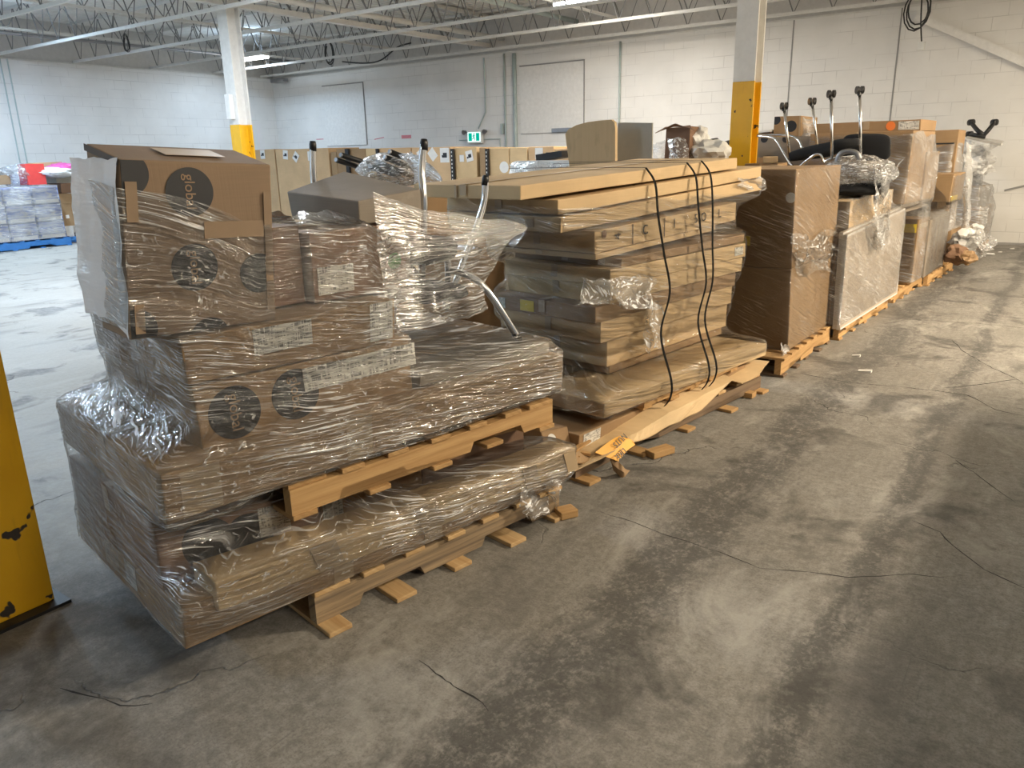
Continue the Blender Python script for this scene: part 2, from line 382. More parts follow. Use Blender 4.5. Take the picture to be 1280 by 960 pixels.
# ribbed roof deck
bm = bmesh.new(); prof = []; xx = XL-.25
while xx < XR+.2:
    prof += [(xx, ZD), (xx+.055, ZD), (xx+.075, ZD+.05), (xx+.13, ZD+.05)]; xx += .15
lo = [bm.verts.new((a, 1.0, z)) for a, z in prof]; hi = [bm.verts.new((a, YB+.25, z)) for a, z in prof]
for i in range(len(prof)-1): bm.faces.new((lo[i], lo[i+1], hi[i+1], hi[i]))
box(bm, XL-.25, XR+.25, 1.0, YB+.25, ZD+.06, ZD+.12); box(bm, XL-.25, XR+.25, YF-.25, 1.0, ZD, ZD+.12)
struct('ceiling', bm, M['deck'], 'white painted ribbed steel roof deck', 'ceiling')
def truss(name, a, b, z0, z1, pitch, chord, web, label, double=False):
    """open-web joist: two chords and a zig-zag of round bars."""
    a, b = Vector((*a, 0)), Vector((*b, 0)); L = (b-a).length; u = (b-a)/L; bm = bmesh.new()
    off = [-.03, .03] if double else [0]
    sd = Vector((-u.y, u.x, 0))
    for zz in (z0+chord/2, z1-chord/2):
        for q in off: bar(bm, a+sd*q+Vector((0, 0, zz)), b+sd*q+Vector((0, 0, zz)), chord*.8, chord)
    n = max(2, int(L/pitch)); nf = len(bm.faces)
    for i in range(n):
        p, q, r = a+u*(L*i/n), a+u*(L*(i+.5)/n), a+u*(L*(i+1)/n)
        tube(bm, [p+Vector((0, 0, z1-.02)), q+Vector((0, 0, z0+.02))], web, 5, False)
        tube(bm, [q+Vector((0, 0, z0+.02)), r+Vector((0, 0, z1-.02))], web*.75, 5, False)
    bm.faces.ensure_lookup_table()
    for f in bm.faces[nf:]: f.material_index = 1
    o = struct(name, bm, M['steel_white'], label, 'roof joist'); o.data.materials.append(M['web']); return o
for i, (y, lb) in enumerate(((14.32, 'open-web roof joist running just in front of the back wall'), (12.85, 'second open-web roof joist out from the back wall'),
        (11.15, 'third open-web roof joist out from the back wall'), (9.36, 'fourth open-web roof joist out from the back wall'),
        (7.72, 'fifth open-web roof joist out from the back wall, crossing the upper left'), (6.0, 'sixth open-web roof joist out from the back wall'))):
    truss('roof_joist', (XL, y), (XR, y), 3.70, ZD, .62, .05, .011, lb)
truss('roof_girder', (-11.0, 4.0), (-11.0, YB), 3.82, ZD-.02, .9, .08, .018, 'heavy roof girder meeting the back wall beside the exit sign', True)
truss('roof_girder', (-2.85, 6.2), (-2.85, YB), 3.82, ZD-.02, .9, .08, .018, 'heavy roof girder over the tall column behind the row', True)
truss('roof_girder', (-16.4, 4.0), (-16.4, YB), 3.95, ZD-.02, .7, .045, .011, 'light bridging truss nearest the far left wall')
truss('roof_girder', (-13.6, 4.0), (-13.6, YB), 3.98, ZD-.02, .7, .045, .011, 'light bridging truss between the heavy girder and the far left wall')
truss('roof_girder', (-7.6, 4.0), (-7.6, YB), 3.98, ZD-.02, .7, .045, .011, 'light bridging truss right of the exit sign girder')
def pipe(name, pts, r, mat, label, cat='pipe'):
    bm = bmesh.new(); tube(bm, pts, r, 8); return tag(obj(name, bm, mat, smooth=True), label, cat)
pipe('sprinkler_pipe', [(-17.0, 4, 3.98), (-17.0, YB-.05, 3.98)], .032, M['grey_metal'], 'grey ceiling pipe running along near the far left wall')
pipe('sprinkler_pipe', [(-10.55, 4, 3.95), (-10.55, YB-.05, 3.95)], .05, M['steel_white'], 'thick white ceiling pipe beside the heavy roof girder')
pipe('sprinkler_pipe', [(-8.7, 6.0, 4.1), (-8.7, YB-.05, 4.1)], .045, M['conduit'], 'pale grey ceiling pipe right of the thick white pipe')

# painted-over door infills, wall lines, conduits
def infill(name, x0, x1, z0, z1, label):
    bm = bmesh.new(); box(bm, x0, x1, YB-.012, YB, z0, z1)
    o = struct(name, bm, M['wall_plain'], label, 'wall panel')
    b = bmesh.new(); box(b, x0, x1+.02, YB-.03, YB-.001, z1, z1+.025); box(b, x1, x1+.02, YB-.022, YB-.001, z0, z1); box(b, x0, x1, YB-.016, YB-.001, z0-.012, z0)
    obj('frame_line', b, M['joint'], o); return o
infill('trim_3', -16.44, -14.95, 1.88, 3.36, 'square painted-over opening high on the wall left of the exit sign')
infill('trim_4', -10.15, -8.56, 1.99, 3.36, 'square painted-over opening right of the exit sign')
for i, (x, lb) in enumerate(((-2.68, 'vertical joint in the back wall right of the tall column'), (-4.38, 'vertical joint in the back wall just right of the yellow and white column'))):
    bm = bmesh.new(); box(bm, x-.012, x+.012, YB-.006, YB, 0, ZT-.03)
    struct('trim_%d' % (5+i), bm, M['joint'], lb, 'wall joint')
bm = bmesh.new(); bar(bm, (-2.45, YB-.06, 3.52), (1.2, YB-.06, 1.62), .12, .12)
struct('trim_7', bm, M['wall_plain'], 'sloping white brace across the wall at the upper right', 'brace')
bm = bmesh.new(); box(bm, -9.32, -7.85, YB-.06, YB-.005, 1.99, 2.07)
tag(obj('wall_rail', bm, M['grey_metal']), 'short grey metal rail on the wall behind the wooden panel', 'rail')
bm = bmesh.new(); bar(bm, (-.9, YB-.012, .84), (3.6, YB-.012, 2.1), .012, .03)
struct('trim_8', bm, M['joint'], 'thin dark sloping line low on the wall at far right', 'wall line')
bm = bmesh.new(); box(bm, -3, XR, YB-.02, YB, 0, .035)
struct('baseboard_back', bm, M['joint'], 'dark dirty strip at the foot of the back wall', 'baseboard')
def conduit(x, z0, z1, r, label, bend=None):
    pts = [(x, YB-.03, z1), (x, YB-.03, z0)]
    if bend: pts = bezier([(x, YB-.03, z1), (x, YB-.03, z0+.45), (x-.03, YB-.03, z0+.3), (x+bend, YB-.03, z0)], 5)
    return pipe('conduit', pts, r, M['conduit'], label, 'conduit')
conduit(-11.1, 2.14, 3.62, .016, 'thin conduit dropping to the exit sign', -.22)
conduit(-10.55, .0, 3.66, .022, 'conduit right of the exit sign, left one of the pair')
conduit(-10.28, .0, 3.64, .045, 'thick painted pipe right of the exit sign at the wall pier')
conduit(-7.72, 1.0, 3.64, .022, 'conduit right of the larger wall infill')
pipe('conduit', [(-11.9, YB-.02, 1.90), (-10.72, YB-.02, 1.90), (-10.72, YB-.02, 0.6)], .012, M['conduit'], 'thin conduit passing below the exit sign and down', 'conduit')
bm = bmesh.new(); box(bm, -10.66, -10.6, YB-.08, YB-.01, 2.0, 2.22, .005)
tag(obj('switch_box', bm, M['conduit']), 'small grey box on the conduit right of the exit sign', 'switch box')
for i, (px, py, ln, lb) in enumerate(((400, 174, .28, 'faint red dash on the wall, first from the left corner'), (434, 174, .3, 'faint red dash on the wall, second from the left corner'),
        (474, 173, .34, 'faint slanted red dash on the wall, third from the left corner'), (508, 171, .32, 'bold red arrow mark on the wall left of the exit sign'))):
    p = on_y(px, py, YB); bm = bmesh.new(); th = .08 if i == 3 else .02
    bar(bm, (p.x-ln/2, YB-.003, p.z-(.02 if i == 2 else 0)), (p.x+ln/2, YB-.003, p.z+(.02 if i == 2 else 0)), .004, th)
    tag(obj('paint_mark', bm, M['red_paint']), lb, 'paint mark')

# exit sign
p = on_y(597, 171, YB); r = empty('exit_sign', (p.x, YB, p.z-.12), 'lit green running man exit sign with two lamp heads on the back wall', 'exit sign')
bm = bmesh.new(); box(bm, p.x-.2, p.x+.2, YB-.13, YB-.02, p.z-.14, p.z+.14, .012); obj('housing', bm, M['white_plastic'], r)
bm = bmesh.new(); box(bm, p.x-.185, p.x+.185, YB-.135, YB-.128, p.z-.11, p.z+.10); fc = obj('face', bm, emit('exit_face', (.75, 1, .95), 1.1), r)
g = emit('exit_green', (.0, .42, .30), .9)
for xa, xb in ((-.155, -.06), (.06, .155)):
    bm = bmesh.new(); box(bm, p.x+xa, p.x+xb, YB-.140, YB-.136, p.z-.09, p.z+.08); obj('green_field', bm, g, fc)
bm = bmesh.new(); Yq = YB-.141   # running figure between the green fields
bmesh.ops.create_icosphere(bm, subdivisions=2, radius=.016, matrix=Matrix.Translation((p.x+.008, Yq, p.z+.062)))
for a, b, w in (((.004, .044), (-.004, -.01), .03), ((-.004, -.01), (.028, -.04), .018), ((.028, -.04), (.018, -.085), .014), ((-.004, -.01), (-.028, -.045), .018), ((-.028, -.045), (-.05, -.05), .014),
        ((.004, .04), (.032, .015), .012), ((.004, .04), (-.028, .03), .012), ((-.028, .03), (-.036, .0), .012)):
    bar(bm, (p.x+a[0], Yq, p.z+a[1]), (p.x+b[0], Yq, p.z+b[1]), .004, w, Vector((0, 0, 1)) if abs(a[0]-b[0]) > .002 else Vector((1, 0, 0)))
obj('running_figure', bm, g, fc)
for sx in (-1, 1):
    bm = bmesh.new(); tube(bm, [(p.x+sx*.2, YB-.07, p.z+.1), (p.x+sx*.32, YB-.09, p.z+.12)], .014, 6)
    tube(bm, [(p.x+sx*.30, YB-.06, p.z+.12), (p.x+sx*.30, YB-.14, p.z+.10)], [.03, .055], 12); obj('lamp_head', bm, M['grey_metal'], r)

# ceiling lamps
def lamp(x, y, z, label, seen=True):
    r = empty('ceiling_lamp', (x, y, z), label, 'ceiling lamp', 'strip lamps on the roof joists')
    bm = bmesh.new(); box(bm, x-.62, x+.62, y-.12, y+.12, z+.05, z+.11, .01); obj('housing', bm, M['steel_white'], r)
    bm = bmesh.new(); box(bm, x-.6, x+.6, y-.10, y+.10, z, z+.05, .012); obj('diffuser', bm, LAMP, r)
    for s in (-.5, .5):
        bm = bmesh.new(); tube(bm, [(x+s, y, z+.1), (x+s, y, ZD)], .006, 5); obj('hanger', bm, M['grey_metal'], r)
LAMP = emit('lamp_diffuser', (1, .98, .93), 14)
lamp(-6.81, 11.8, 3.86, 'glowing strip lamp at top centre of the view')
lamp(-16.45, 12.5, 3.84, 'glowing strip lamp beside the left column, near the far corner')

# cables on ceiling and wall
def loops(name, c, r0, n, seed, label, tail=None, ax=Vector((1, 0, 0)), th=.012):
    rnd = random.Random(seed); bm = bmesh.new(); pts = []
    for k in range(n*14):
        a = 2*math.pi*k/14; rr = r0*(1+.25*math.sin(k*.37+seed)); 
        pts.append(c + ax*math.sin(a)*rr*.6 + Vector((0, 0, 1))*math.cos(a)*rr + Vector((0, -1, 0))*.01*math.sin(k*.9))
    tube(bm, pts, th, 6)
    if tail: tube(bm, bezier(tail, 8), th, 6)
    return tag(obj(name, bm, M['cable'], smooth=True), label, 'cable')
c = on_y(1146, 10, 14.2); e = on_y(1152, 52, 14.2)
cb = loops('cable_coil', c, .26, 3, 1, 'looped black power cable hanging from the roof at upper right', [c+Vector((.05, 0, .2)), c+Vector((.08, 0, -.2)), e])
bm = bmesh.new(); box(bm, e.x-.05, e.x+.05, e.y-.03, e.y+.03, e.z-.12, e.z, .01); obj('socket_box', bm, M['white_plastic'], cb)
c = on_y(411, 68, 13.6); loops('cable_coil', c, .24, 2, 2, 'black cable loop hanging from the roof above the left wall infill', None, th=.016)
a, b2, d2 = on_y(428, 77, 13.6), on_y(455, 79, 13.6), on_y(497, 59, 13.6)
pipe('cable_run', bezier([a, b2, (b2+d2)/2+Vector((0, 0, -.1)), d2, d2+Vector((.4, 0, .05))]), .016, M['cable'], 'black cable sagging to the right of the left roof cable loop', 'cable')
c = on_y(158, 55, 9.3); loops('cable_coil', c, .16, 3, 3, 'tangled dark cable hanging from the joists at upper left', None, th=.007)
c = on_y(266, 92, 14.1)
bm = bmesh.new(); bar(bm, c+Vector((-.25, 0, .02)), c+Vector((.2, 0, -.03)), .1, .07); tube(bm, [c, c+Vector((0, .0, .25))], .02, 6)
tag(obj('wall_camera', bm, M['black']), 'small dark device under the joist left of the left column', 'camera')
c = on_y(348, 101, 14.5); bm = bmesh.new(); box(bm, c.x-.22, c.x+.3, c.y-.1, c.y+.1, c.z-.05, c.z+.05, .02)
tag(obj('heater_vent', bm, M['grey_metal']), 'small grey unit high in the far room corner', 'vent')

# ------------------------------------------------------------------ columns
def column(name, x, y, lx, ly, ztop, zy, label, box_on=None):
    """H-section steel column, yellow to zy, white above."""
    r = empty(name, (x, y, 0), label, 'column', kind='structure')
    def prof(bm, z0, z1, k=0.0):
        t = .022
        box(bm, x-lx/2-k, x+lx/2+k, y-ly/2-k, y-ly/2+t+k, z0, z1, .003); box(bm, x-lx/2-k, x+lx/2+k, y+ly/2-t-k, y+ly/2+k, z0, z1, .003)
        box(bm, x-.03-k, x+.03+k, y-ly/2+t, y+ly/2-t, z0, z1)
    bm = bmesh.new(); prof(bm, zy, ztop); obj('upper_shaft', bm, M['steel_white'], r)
    bm = bmesh.new(); prof(bm, .03, zy, .0015); obj('painted_base', bm, M['yellow'], r)
    bm = bmesh.new(); box(bm, x-.16, x+.16, y-.16, y+.16, 0, .03, .004); obj('base_plate', bm, M['yellow'], r)
    bm = bmesh.new(); box(bm, x-.16, x+.16, y-.16, y+.16, ztop-.02, ztop); obj('cap_plate', bm, M['steel_white'], r)
    return r
cL = column('steel_column', -11.0, 8.06, .24, .24, 3.82, 2.1, 'white and yellow steel column left of the middle, near the strip lamp')
bm = bmesh.new(); box(bm, -11.07, -10.95, 7.86, 7.938, 2.18, 2.55, .01); obj('column_box', bm, M['white_plastic'], cL)
cR = column('steel_column', -2.85, 8.15, .22, .22, 3.82, 2.2, 'white and yellow steel column standing behind the stacked flat boxes')
# nearest column: boxed in with steel plate
r = empty('steel_column', (-2.97, 0.84, 0), 'yellow column with chipped paint at the left edge, closest to the viewer', 'column', kind='structure')
bm = bmesh.new(); box(bm, -3.09, -2.85, .84, 1.04, .012, 2.2, .005); obj('painted_base', bm, M['yellow'], r)
bm = bmesh.new(); box(bm, -3.06, -2.83, .60, .835, .012, .30, .006); box(bm, -3.05, -2.86, .62, .84, .3, 2.2, .004); obj('guard_plate', bm, M['yellow'], r)
bm = bmesh.new(); box(bm, -3.06, -2.88, .70, 1.0, 2.2, 3.82); obj('upper_shaft', bm, M['steel_white'], r)
bm = bmesh.new(); box(bm, -3.13, -2.80, .56, 1.075, 0, .012); obj('base_plate', bm, M['black'], r)

# ------------------------------------------------------------------ cartons, pallets, film
def cor(F, s0, s1, w0, w1, z0, z1, lift=0.0, roll=0.0, yaw=0.0, crush=0.0, seed=0):
    """8 corners; lift raises the far end, roll raises the back side, crush jitters the corners."""
    rnd = random.Random(seed); out = []
    cs, cw = (s0+s1)/2, (w0+w1)/2; a = math.radians(yaw)
    for z in (z0, z1):
        for w in (w0, w1):
            for s in (s0, s1):
                ds, dw = s-cs, w-cw
                ss, ww = cs+ds*math.cos(a)-dw*math.sin(a), cw+ds*math.sin(a)+dw*math.cos(a)
                j = [rnd.uniform(-1, 1)*crush for _ in range(3)]
                out.append(F.p(ss+j[0], ww+j[1], z+(lift if s == s1 else 0)+(roll if w == w1 else 0)+j[2]*(z == z1)))
    return out
FACES = {'front': (0, 1, 4, 5), 'end': (2, 0, 6, 4), 'far': (1, 3, 5, 7), 'top': (4, 5, 6, 7)}   # a0b0, a1b0, a0b1, a1b1
def face_pt(c, face, a, b):
    i = FACES[face]; p, q, r, s = (c[k] for k in i)
    return (p*(1-a)+q*a)*(1-b) + (r*(1-a)+s*a)*b
def face_nrm(c, face):
    p, q, r, _ = (c[k] for k in FACES[face]); n = (q-p).cross(r-p).normalized()
    ctr = sum(c, Vector())/8
    return n if n.dot((p+q+r)/3-ctr) > 0 else -n
def patch(par, c, face, a0, a1, b0, b1, mat, name, off=.002, thick=.0012, skew=0.0):
    """thin sheet lying on a carton face."""
    n = face_nrm(c, face); bm = bmesh.new(); N = 4; uvl = bm.loops.layers.uv.new('UVMap')
    g = [[face_pt(c, face, a0+(a1-a0)*i/N+skew*(j/N-.5), b0+(b1-b0)*j/N) for i in range(N+1)] for j in range(N+1)]
    for lvl in (off, off+thick):
        pass
    lo = [[bm.verts.new(p+n*off) for p in row] for row in g]; hi = [[bm.verts.new(p+n*(off+thick)) for p in row] for row in g]
    L = (g[0][N]-g[0][0]).length
    for j in range(N):
        for i in range(N):
            f = bm.faces.new((hi[j][i], hi[j][i+1], hi[j+1][i+1], hi[j+1][i]))
            for lp, (u, v) in zip(f.loops, ((i, j), (i+1, j), (i+1, j+1), (i, j+1))): lp[uvl].uv = (u/N, v/N)
            bm.faces.new((lo[j][i], lo[j+1][i], lo[j+1][i+1], lo[j][i+1]))
    for k in range(N):
        bm.faces.new((lo[0][k], lo[0][k+1], hi[0][k+1], hi[0][k])); bm.faces.new((lo[N][k+1], lo[N][k], hi[N][k], hi[N][k+1]))
        bm.faces.new((lo[k+1][0], lo[k][0], hi[k][0], hi[k+1][0])); bm.faces.new((lo[k][N], lo[k+1][N], hi[k+1][N], hi[k][N]))
    return obj(name, bm, mat, par)
def text_on(par, c, face, a, b, body, size, mat, name='lettering', rot=0.0, off=.0035, mirror=False):
    n = face_nrm(c, face); o = face_pt(c, face, a, b)
    x = (face_pt(c, face, 1, b)-face_pt(c, face, 0, b)).normalized(); y = n.cross(x).normalized()
    if y.dot(face_pt(c, face, a, 1)-face_pt(c, face, a, 0)) < 0 and face != 'top': y = -y
    ca, sa = math.cos(math.radians(rot)), math.sin(math.radians(rot))
    return text_at(par, o+n*off, x*ca+y*sa, y*ca-x*sa, body, size, mat, name)
def text_at(par, o, x, y, body, size, mat, name='lettering', thick=.0008):
    cu = bpy.data.curves.new('txt', 'FONT'); cu.body = body; cu.size = size; cu.align_x = 'CENTER'; cu.align_y = 'CENTER'; cu.extrude = thick; cu.resolution_u = 3
    to = bpy.data.objects.new('txt', cu); COL.objects.link(to)
    bpy.context.view_layer.update()
    me = bpy.data.meshes.new_from_object(to.evaluated_get(bpy.context.evaluated_depsgraph_get()))
    bpy.data.objects.remove(to); bm = bmesh.new(); bm.from_mesh(me); bpy.data.meshes.remove(me)
    n = x.cross(y)
    for v in bm.verts: v.co = o + x*v.co.x + y*v.co.y + n*v.co.z
    return obj(name, bm, mat, par)
def disc_on(par, c, face, a, b, r, mat, name, off=.0022, a_lim=(0, 1), b_lim=(0, 1)):
    """printed disc, cut off where the carton face ends."""
    n = face_nrm(c, face); A = (face_pt(c, face, 1, b)-face_pt(c, face, 0, b)).length; B = (face_pt(c, face, a, 1)-face_pt(c, face, a, 0)).length
    bm = bmesh.new(); vs = []
    for k in range(48):
        t = 2*math.pi*k/48
        vs.append(face_pt(c, face, min(a_lim[1], max(a_lim[0], a+r*math.cos(t)/A)), min(b_lim[1], max(b_lim[0], b+r*math.sin(t)/B)))+n*off)
    v = [bm.verts.new(p) for p in vs]; bm.faces.new(v); bmesh.ops.remove_doubles(bm, verts=bm.verts, dist=1e-5)
    ex = bmesh.ops.extrude_face_region(bm, geom=list(bm.faces)); 
    for q in ex['geom']:
        if isinstance(q, bmesh.types.BMVert): q.co += n*.0008
    return obj(name, bm, mat, par)
def logo(par, c, face, a, b, r, body='global', rot=-90, text=True, **k):
    d = disc_on(par, c, face, a, b, r, M['ink'], 'printed_logo', **k)
    if text: text_on(d, c, face, a, b, body, r*.62, M['knock'], rot=rot)
    return d

def carton(c, mat, label, seam='front', tape=True, bev=.005, cat='cardboard box', group=None, name='cardboard_box', bow=0.0, flaps=True):
    """cardboard box: body with shut flaps, tape strips as parts. c: 8 corners."""
    bm = bmesh.new(); hexa(bm, c)
    bmesh.ops.subdivide_edges(bm, edges=bm.edges[:], cuts=5, use_grid_fill=True)
    ctr = sum(c, Vector())/8; ln = max((c[1]-c[0]).length, .01)
    sd = random.Random(int(abs(ctr.x*971+ctr.y*613+ctr.z*337)*10)).uniform(0, 50)
    u = (c[1]-c[0]).normalized()
    for v in bm.verts:
        q = v.co-ctr
        k = noise.noise_vector(v.co*2.1+Vector((sd, 0, 0)))*.0028
        v.co += k
        if bow: v.co.z -= bow*(1-min(1, (2*q.dot(u)/ln)**2))
    es = [e for e in bm.edges if len(e.link_faces) == 2 and e.calc_face_angle() > .8]
    if bev: bmesh.ops.bevel(bm, geom=es, offset=bev, segments=2, affect='EDGES', profile=.55)
    if flaps:   # slit where the top flaps meet
        p, q = face_pt(c, 'top', .0, .5), face_pt(c, 'top', 1, .5)
    o = tag(obj(name, bm, mat), label, cat, group)
    H = (c[4]-c[0]).length
    if tape:
        patch(o, c, 'top', 0, 1, .47, .53, M['tape'], 'tape', off=.003)
        patch(o, c, 'end', .47, .53, max(0, 1-.09/H) if H > .12 else .25, 1, M['tape'], 'tape', off=.005)
    return o
def board(bm, a, b, wd, ht, uvl, up=Vector((0, 0, 1))):
    """timber from a to b with grain coordinates along it."""
    a, b = Vector(a), Vector(b); t = (b-a).normalized(); sd = t.cross(up).normalized(); uu = sd.cross(t); L = (b-a).length
    n0 = len(bm.faces)
    hexa(bm, [q + sd*x*wd/2 + uu*y*ht/2 for y in (-1, 1) for x in (-1, 1) for q in (a, b)], min(.004, ht*.2))
    bm.faces.ensure_lookup_table()
    for f in bm.faces[n0:]:
        for lp in f.loops:
            q = lp.vert.co-a; lp[uvl].uv = (q.dot(t), q.dot(sd)+q.dot(uu)*1.3)
def pallet(F, s0, s1, w0, w1, z0, label, mats=('pine', 'pine', 'pine'), nd=7, over=.0, lift=0.0, h=.14, group=None, name='wooden_pallet', notch=True, bot_over=None):
    """stringer pallet: stringers run along s, deck boards across, each a part."""
    ctr = F.p((s0+s1)/2, (w0+w1)/2, z0); r = empty(name, ctr, label, 'pallet', group)
    td, sw = .018, .045; L = s1-s0; zz = lambda s: z0+lift*(s-s0)/L
    for k in range(3):     # stringers with fork notches
        w = w0+sw/2+(w1-w0-sw)*k/2; bm = bmesh.new(); uvl = bm.loops.layers.uv.new('UVMap')
        zb, zt = td, h-td; prof = [(0, zb)]
        if notch:
            for a in (.14, .62):
                prof += [(a*L, zb), (a*L+.02, zb+.038), ((a+.24)*L-.02, zb+.038), ((a+.24)*L, zb)]
        prof += [(L, zb), (L, zt)] + [(L*q/6, zt) for q in range(5, 0, -1)] + [(0, zt)]
        for sgn in (-1, 1):
            f = [bm.verts.new(F.p(s0+s, w+sgn*sw/2, zz(s0+s)+z)) for s, z in prof]
            if sgn == -1: A = f
            else: B = f
        n = len(prof); fs = [bm.faces.new(A), bm.faces.new(B[::-1])]+[bm.faces.new((A[i], B[i], B[(i+1) % n], A[(i+1) % n])) for i in range(n)]
        bmesh.ops.triangulate(bm, faces=fs[:2])
        for f in bm.faces:
            for lp in f.loops:
                q = lp.vert.co-F.o; lp[uvl].uv = (q.dot(F.u), q.z*1.2+q.dot(F.n))
        obj('stringer', bm, M[mats[1]], r)
    rnd = random.Random(label)
    for k in range(nd):
        bw = .14 if k in (0, nd-1) else .09; s = s0+bw/2+(L-bw)*k/(nd-1)
        bm = bmesh.new(); uvl = bm.loops.layers.uv.new('UVMap'); j = rnd.uniform(-.012, .012)+over
        board(bm, F.p(s, w0-j, zz(s)+h-td/2), F.p(s, w1+j, zz(s)+h-td/2), bw, td, uvl); obj('deck_board', bm, M[mats[0]], r)
    bo = over if bot_over is None else bot_over
    for k in range(5):
        bw = .09; s = s0+bw/2+(L-bw)*k/4; bm = bmesh.new(); uvl = bm.loops.layers.uv.new('UVMap'); j = rnd.uniform(-.01, .02)+bo
        board(bm, F.p(s, w0-j, zz(s)+td/2), F.p(s, w1+j, zz(s)+td/2), bw, td, uvl); obj('bottom_board', bm, M[mats[2]], r)
    return r

def edge_pts(c, step=.03):
    out = []
    for i, j in ((0,1),(2,3),(4,5),(6,7),(0,2),(1,3),(4,6),(5,7),(0,4),(1,5),(2,6),(3,7)):
        a, b = c[i], c[j]; n = max(1, int((b-a).length/step))
        out += [a+(b-a)*k/n for k in range(n+1)]
    return out
def hull2(P):
    P = sorted(set((round(x, 4), round(y, 4)) for x, y in P))
    if len(P) < 3: return P
    def half(Q):
        h = []
        for p in Q:
            while len(h) > 1 and (h[-1][0]-h[-2][0])*(p[1]-h[-2][1])-(h[-1][1]-h[-2][1])*(p[0]-h[-2][0]) <= 0: h.pop()
            h.append(p)
        return h
    a, b = half(P), half(P[::-1]); return a[:-1]+b[:-1]
def wrap(label, boxes, center, z0, z1, mat, extra=(), margin=.012, nth=300, dz=.022, amp=.006, rag=.05, twist=.12, seed=1, win=.03, group='clear stretch wrap around the loads', smooth=2, arc=None, parent=None, name='stretch_wrap', ztop=None):
    """stretch film pulled tight around a load: at each height the film follows the convex outline of what stands there."""
    pts = [p for c in boxes for p in edge_pts(c)]+[Vector(p) for p in extra]
    for p in extra:   # film drawn to a point spreads a little above and below it
        pts += [Vector(p)+Vector((0, 0, q)) for q in (-.02, .02)]
    cx, cy = center; nz = max(6, int((z1-z0)/dz)); R = []
    for k in range(nz+1):
        z = z0+(z1-z0)*k/nz
        H = hull2([(p.x-cx, p.y-cy) for p in pts if abs(p.z-z) < win])
        if len(H) < 3: R.append(None); continue
        row = []
        for i in range(nth):
            a = 2*math.pi*i/nth; dx, dy = math.cos(a), math.sin(a); best = .02
            for (x1, y1), (x2, y2) in zip(H, H[1:]+H[:1]):
                ex, ey = x2-x1, y2-y1; den = dx*ey-dy*ex
                if abs(den) < 1e-9: continue
                t = (x1*ey-y1*ex)/den; q = (x1*dy-y1*dx)/den
                if t > best and -1e-6 <= q <= 1+1e-6: best = t
            row.append(best)
        R.append(row)
    last = next(r for r in R if r)
    for k in range(nz+1):
        if R[k] is None: R[k] = last
        last = R[k]
    R = [[max(R[max(k-1, 0)][i], R[k][i], R[min(k+1, nz)][i]) for i in range(nth)] for k in range(nz+1)]
    for _ in range(smooth):
        R = [[(R[max(k-1, 0)][i]+2*R[k][i]+R[min(k+1, nz)][i])/4 for i in range(nth)] for k in range(nz+1)]
    for k in range(nz+1):   # round the corners slightly
        r = R[k]; R[k] = [(r[i-1]+4*r[i]+r[(i+1) % nth])/6 for i in range(nth)]
    bm = bmesh.new(); uvl = bm.loops.layers.uv.new('UVMap'); V = []; U = []
    for k in range(nz+1):
        row = []; ur = []; acc = 0; prev = None
        for i in range(nth):
            a = 2*math.pi*i/nth; zt = z1+(noise.noise((math.cos(a)*2.2+seed, math.sin(a)*2.2, 3.))*rag) + (ztop(a) if ztop else 0)
            z = z0+(zt-z0)*k/nz if k > nz*.6 else z0+(z1-z0)*k/nz
            if k > nz*.6:
                f = (k/nz-.6)/.4; z = (z0+(z1-z0)*k/nz)+(zt-z1)*f
            q = Vector((math.cos(a)*1.3, math.sin(a)*1.3, z*1.2+seed*7))
            d = amp*noise.noise(q*2.5)+amp*.7*noise.noise(Vector((a*5, z*26+math.sin(a)*2, seed)))+.25*amp*noise.noise(Vector((a*30, z*30, seed)))
            r = R[k][i]+margin+d
            p = Vector((cx+math.cos(a)*r, cy+math.sin(a)*r, z)); row.append(bm.verts.new(p))
            if prev is not None: acc += (p-prev).length
            prev = p; ur.append(acc)
        V.append(row); U.append(ur)
    mid = U[nz//2]; per = mid[-1]
    for k in range(nz):
        for i in range(nth):
            j = (i+1) % nth
            if arc and not arc(2*math.pi*i/nth, z0+(z1-z0)*k/nz): continue
            f = bm.faces.new((V[k][i], V[k][j], V[k+1][j], V[k+1][i])); f.smooth = True
            u0_, u1_ = mid[i], (mid[j] if j else per+.02)
            for lp, (uu, kk) in zip(f.loops, ((u0_, k), (u1_, k), (u1_, k+1), (u0_, k+1))):
                lp[uvl].uv = (uu, (z0+(z1-z0)*kk/nz)+uu*twist+seed*1.37)
    bmesh.ops.delete(bm, geom=[v for v in bm.verts if not v.link_faces], context='VERTS')
    o = obj(name, bm, mat, parent, smooth='keep')
    if parent is None: tag(o, label, 'stretch wrap', group)
    return o
